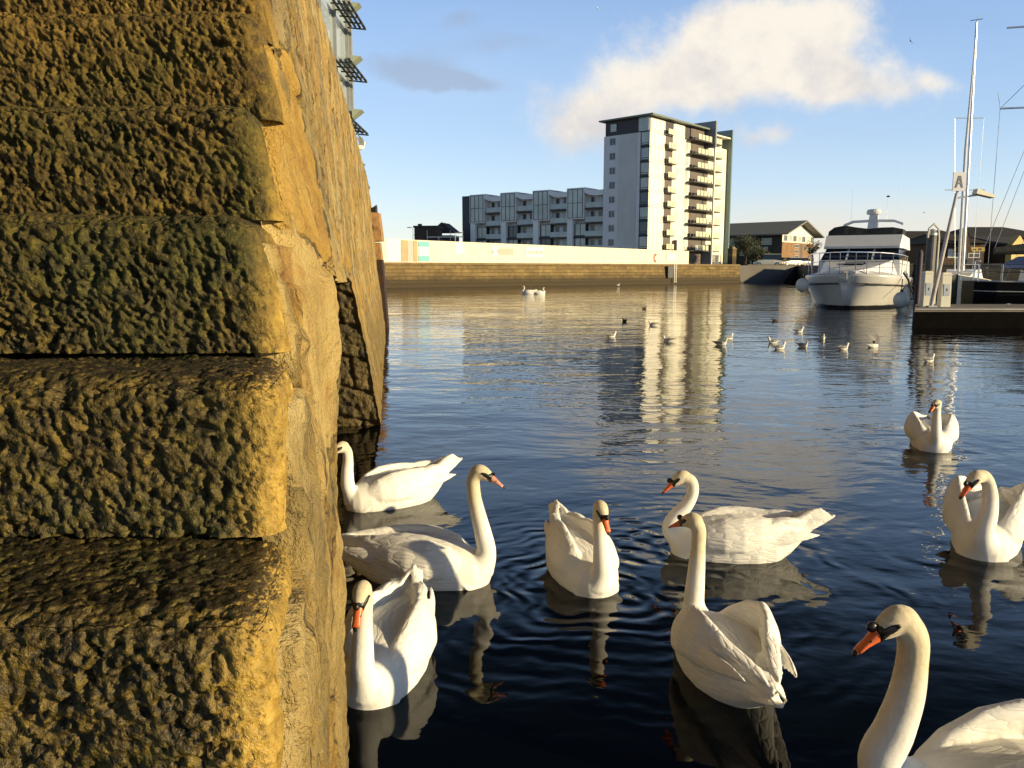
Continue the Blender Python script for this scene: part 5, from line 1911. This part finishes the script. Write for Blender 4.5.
MB().tube([(.35, .3, 1.6), (.35, .3, 2.4), (.35, -.3, 2.4)], .03, 6).build("stern_frame", CHROME, SB_)
MB().lathe([(.42, -.02), (.46, 0), (.42, .02)], 16, (1.2, 0, 2.1)).build("wheel_binnacle", CHROME, SB_)

mb0, mt0 = at(962, 276, 47), at(976.5, 22, 47)
bowp = at(957, 272, 42.0)
h2 = math.atan2(bowp.y - 47, bowp.x - mb0.x)
S2 = empty("sailing_yacht", (mb0.x - 4.2 * math.cos(h2), 47 - 4.2 * math.sin(h2), 0), h2)
tag(S2, "slate blue sailing yacht behind the pontoon with the tallest mast in view", "sailing yacht")
S2M = (Matrix.Translation(S2.location) @ Matrix.Rotation(h2, 4, 'Z')).inverted()


def s2(px, py, Y):
    return S2M @ at(px, py, Y)


sail_hull(S2, 9.5, 3.1, 1.45, BLUH, DECKW)
MB().rings([[(x, -w_, 1.4), (x, -w_ * .85, z), (x, w_ * .85, z), (x, w_, 1.4)] for x, w_, z in ((1.6, 1.0, 1.9), (2.4, 1.05, 2.05), (5.5, .8, 1.95), (6.6, .5, 1.6))]).build("coachroof", DECKW, S2)
mtop, mbas = s2(976.5, 22, 47), s2(962.5, 272, 47)
ms2 = MB().tube([mbas, mtop], [.085, .06], 10).build("mast", ALU, S2)
m = MB()
m.tube([mtop, mtop + Vector((0, .1, .4))], .015, 5)
m.tube([mtop + Vector((0, -.3, .12)), mtop + Vector((0, .3, .12))], .02, 5)
m.build("wind_vane", WIRE, ms2)
for py_, l0, l1 in ((118, 955, 984), (190, 945, 985)):
    MB().tube([s2(l0, py_, 47), s2(l1, py_, 47)], .025, 6).build("spreader", ALU, ms2)
MB().tube([s2(958.5, 272, 43.5), s2(965.5, 150, 45.5), s2(975, 45, 47)], [.07, .07, .03], 8).build("furled_sail", SAILC, S2)
for (p, q) in (((.1, 0, 1.5), mtop), (s2(955, 276, 46.5), s2(955, 118, 47)), (s2(972, 276, 48), s2(984, 118, 47))):
    MB().tube([p, q], .010, 4).build("stay", WIRE, S2)
MB().tube([(.6, 0, 2.35), (4.0, 0, 2.5)], [.12, .2], 8).build("boom_cover", CANV, S2)
# white dinghy between pontoon and black yacht
dg_ = on(976, 301)
dn = empty("dinghy", (px_at(972, pny + 4.6), pny + 4.6, 0), R(-20))
tag(dn, "small pale inflatable dinghy tucked behind the pontoon pedestals", "dinghy")
m = MB()
m.tube([(-1.2, .55, .3), (.5, .55, .32), (1.2, .3, .42), (1.4, 0, .48), (1.2, -.3, .42), (.5, -.55, .32), (-1.2, -.55, .3)], .2, 10)
m.build("tube", FEND, dn)
MB().box(-1.1, .9, -.45, .45, .1, .16).build("floor", PONT, dn)

# ------------------------------------------------------------------ gulls
GW = simple("white_gull_plumage", (0.80, 0.77, 0.68), 0.65, var=0.05, scale=20)
GG = simple("grey_gull_wing", (0.24, 0.23, 0.22), 0.65, var=0.12, scale=20)
GD = simple("dark_bird_plumage", (0.045, 0.036, 0.028), 0.65, var=0.2, scale=20)
GB = simple("yellow_bird_bill", (0.50, 0.25, 0.03), 0.4, var=0)


def gull_proto(bodym, wingm, pose='float'):
    root = empty("gull", (0, 0, 0))
    m = MB()
    st = [(.17, .02, .03, .07), (.14, .055, -.01, .11), (.06, .085, -.04, .135), (-.04, .088, -.04, .13), (-.13, .06, -.01, .115), (-.20, .03, .05, .10), (-.25, .018, .075, .092)]
    m.rings([[(x, hw * math.cos(2 * math.pi * k / 12), (a + b) / 2 + (b - a) / 2 * math.sin(2 * math.pi * k / 12)) for k in range(12)] for x, hw, a, b in st])
    m.tube([(.11, 0, .07), (.155, 0, .14), (.165, 0, .18)], [.055, .04, .036], 10)
    m.ell((.175, 0, .20), (.045, .036, .038), 10, 7)
    tmp = m.build("tmp", None)
    md = tmp.modifiers.new("r", 'REMESH')
    md.mode, md.voxel_size = 'VOXEL', .013
    sm = tmp.modifiers.new("s", 'SMOOTH')
    sm.iterations = 2
    me = bpy.data.meshes.new_from_object(tmp.evaluated_get(bpy.context.evaluated_depsgraph_get()))
    bpy.data.objects.remove(tmp)
    me.materials.clear()
    me.materials.append(bodym)
    me.polygons.foreach_set('use_smooth', [True] * len(me.polygons))
    o = bpy.data.objects.new("body", me)
    COL.objects.link(o)
    o.parent = root
    MB().tube([(.215, 0, .198), (.245, 0, .192), (.262, 0, .182)], [.011, .009, .003], 6).build("bill", GB, root)
    for s in (1, -1):
        w_ = MB()
        if pose == 'float':
            w_.rings([[(x, s * (y_ + r * .6 * math.cos(2 * math.pi * k / 8)), z + r * math.sin(2 * math.pi * k / 8)) for k in range(8)][::s]
                      for x, y_, z, r in ((.10, .065, .085, .02), (.04, .085, .09, .045), (-.08, .08, .09, .045), (-.2, .045, .10, .022), (-.31, .012, .115, .006))])
        else:
            up = .17 if pose == 'raised' else .08
            L = .36 if pose == 'raised' else .55
            sec = [(.0, .07, .10, .085), (.22, .08, .10 + up * .55, .075), (.55, .05, .10 + up * (1.0 if pose != 'raised' else 1.25), .06), (1.0, -.08, .10 + up * (.75 if pose != 'raised' else 2.0), .01)]
            sp = .45 if pose == 'raised' else 1
            w_.rings([[(x + c, s * (.05 + L * t * sp), z), (x, s * (.05 + L * t * sp), z + .012), (x - c, s * (.05 + L * t * sp), z), (x, s * (.05 + L * t * sp), z - .008)][::s] for t, x, z, c in sec])
        w_.build("wing", wingm, root)
    return root


P_W, P_D = gull_proto(GW, GG), gull_proto(GD, GD)
P_R, P_F, P_FD = gull_proto(GW, GG, 'raised'), gull_proto(GW, GG, 'flying'), gull_proto(GD, GD, 'flying')
used = {}


def gull(proto, name, label, px, py, rz, cat="gull", grp="gulls resting on the water", loc=None, sc=1.0, rot=None):
    o = proto if proto not in used else copy_tree(proto)
    used[proto] = 1
    o.name = name
    p = loc if loc is not None else on(px, py)
    o.location = p
    o.rotation_euler = rot if rot else (0, 0, R(rz))
    o.scale = (sc * .74,) * 3
    tag(o, label, cat, grp)


g = gull
g(P_D, "duck", "small dark bird on the water farthest up the tower's bright reflection", 644.5, 309, 30, "duck", "small dark birds on the water", sc=.9)
g(P_D, "duck", "small dark bird on grey water left of the tower reflection's bright strip", 624.5, 321.5, 120, "duck", "small dark birds on the water", sc=.9)
g(P_D, "duck", "small dark bird alone on blue water between tower reflection and yacht", 775, 321.5, 200, "duck", "small dark birds on the water", sc=.9)
g(P_W, "gull", "gull floating upright left of the tower's bright reflection, nearest that side", 611.5, 337, 20)
g(P_W, "gull", "gull with cocked tail in the upper part of the tower's bright reflection", 653, 325.5, 170, sc=1.05)
g(P_W, "gull", "gull low in the middle of the tower's bright reflection", 668, 341.5, 160)
g(P_W, "gull", "pale-breasted gull at the right rim of the tower's reflection, nearer of a pair", 721, 345, -20, sc=1.1)
g(P_W, "gull", "brownish gull just behind another at the tower reflection's right rim", 729.5, 339, 40, sc=1.0)
g(P_W, "gull", "sunlit gull, upper of two close together left of the yacht's reflection", 773, 343, 190)
g(P_W, "gull", "sunlit gull, lower of two close together left of the yacht's reflection", 779.5, 349, 15, sc=1.1)
g(P_W, "gull", "gull floating nearest below the yacht's bow at the left", 799, 332, 10)
g(P_W, "gull", "bright gull facing us alone beneath the yacht's left bow", 803, 347, -60)
g(P_W, "gull", "gull in the dark middle of the yacht's reflection", 822.5, 339.5, -100)
g(P_W, "gull", "gull at the lower edge of the yacht's dark reflection", 843.5, 349.5, 20)
g(P_W, "gull", "lone gull floating nearest to the puffed-up swan", 929, 361.5, 25)
g(P_R, "gull", "gull with both wings raised on the water below the yacht", 873, 347.5, 15, sc=1.15)
g(P_F, "gull", "white gull fluttering low over the water beside the dark barge", 618, 285.6, 10, grp="gulls in flight", loc=on(618, 286.5) + Vector((0, 0, .12)), sc=1.5)
g(P_F, "gull", "tiny white gull high in the sky left of the cloud top", 597, 8, 0, grp="gulls in flight", loc=at(597, 8, 70), rot=(R(70), R(20), R(60)), sc=.75)
g(P_FD, "gull", "tiny dark gull banking high right of the big cloud", 910, 40, 0, grp="gulls in flight", loc=at(910, 41, 60), rot=(R(60), R(10), R(80)), sc=.6)
g(P_FD, "gull", "tiny dark gull low in the sky right of the yacht's radar", 924, 213, 0, grp="gulls in flight", loc=at(924, 213, 70), rot=(R(20), 0, R(20)), sc=.45)
o = copy_tree(P_R)
pp = at(361.5, 157, 20.5)
o.location = Vector((pp.x - .05, 20.5, 4.98))
o.rotation_euler = (0, 0, R(20))
o.scale = (.75,) * 3
o.name = "gull"
tag(o, "white gull with lifted wings perched on the top edge of the quay wall", "gull", "gulls perched ashore")

# ------------------------------------------------------------------ the two far swans
src = [o for o in bpy.data.objects if o.name.startswith("swan") and o.parent is None and "profile with neck curved" in o.get("label", "")][0]
for px, lab, rz, s in ((527.5, "tiny distant swan near the far wall, left of its pair", 170, 1.15), (540.5, "tiny distant swan near the far wall, right of its pair", 10, .95)):
    c = copy_tree(src)
    p = on(px, 294)
    c.location = (p.x, p.y, 0)
    c.rotation_euler = (0, 0, R(rz))
    c.scale = (s,) * 3
    c.name = "swan"
    tag(c, lab, "swan", "white swans on the harbour water")
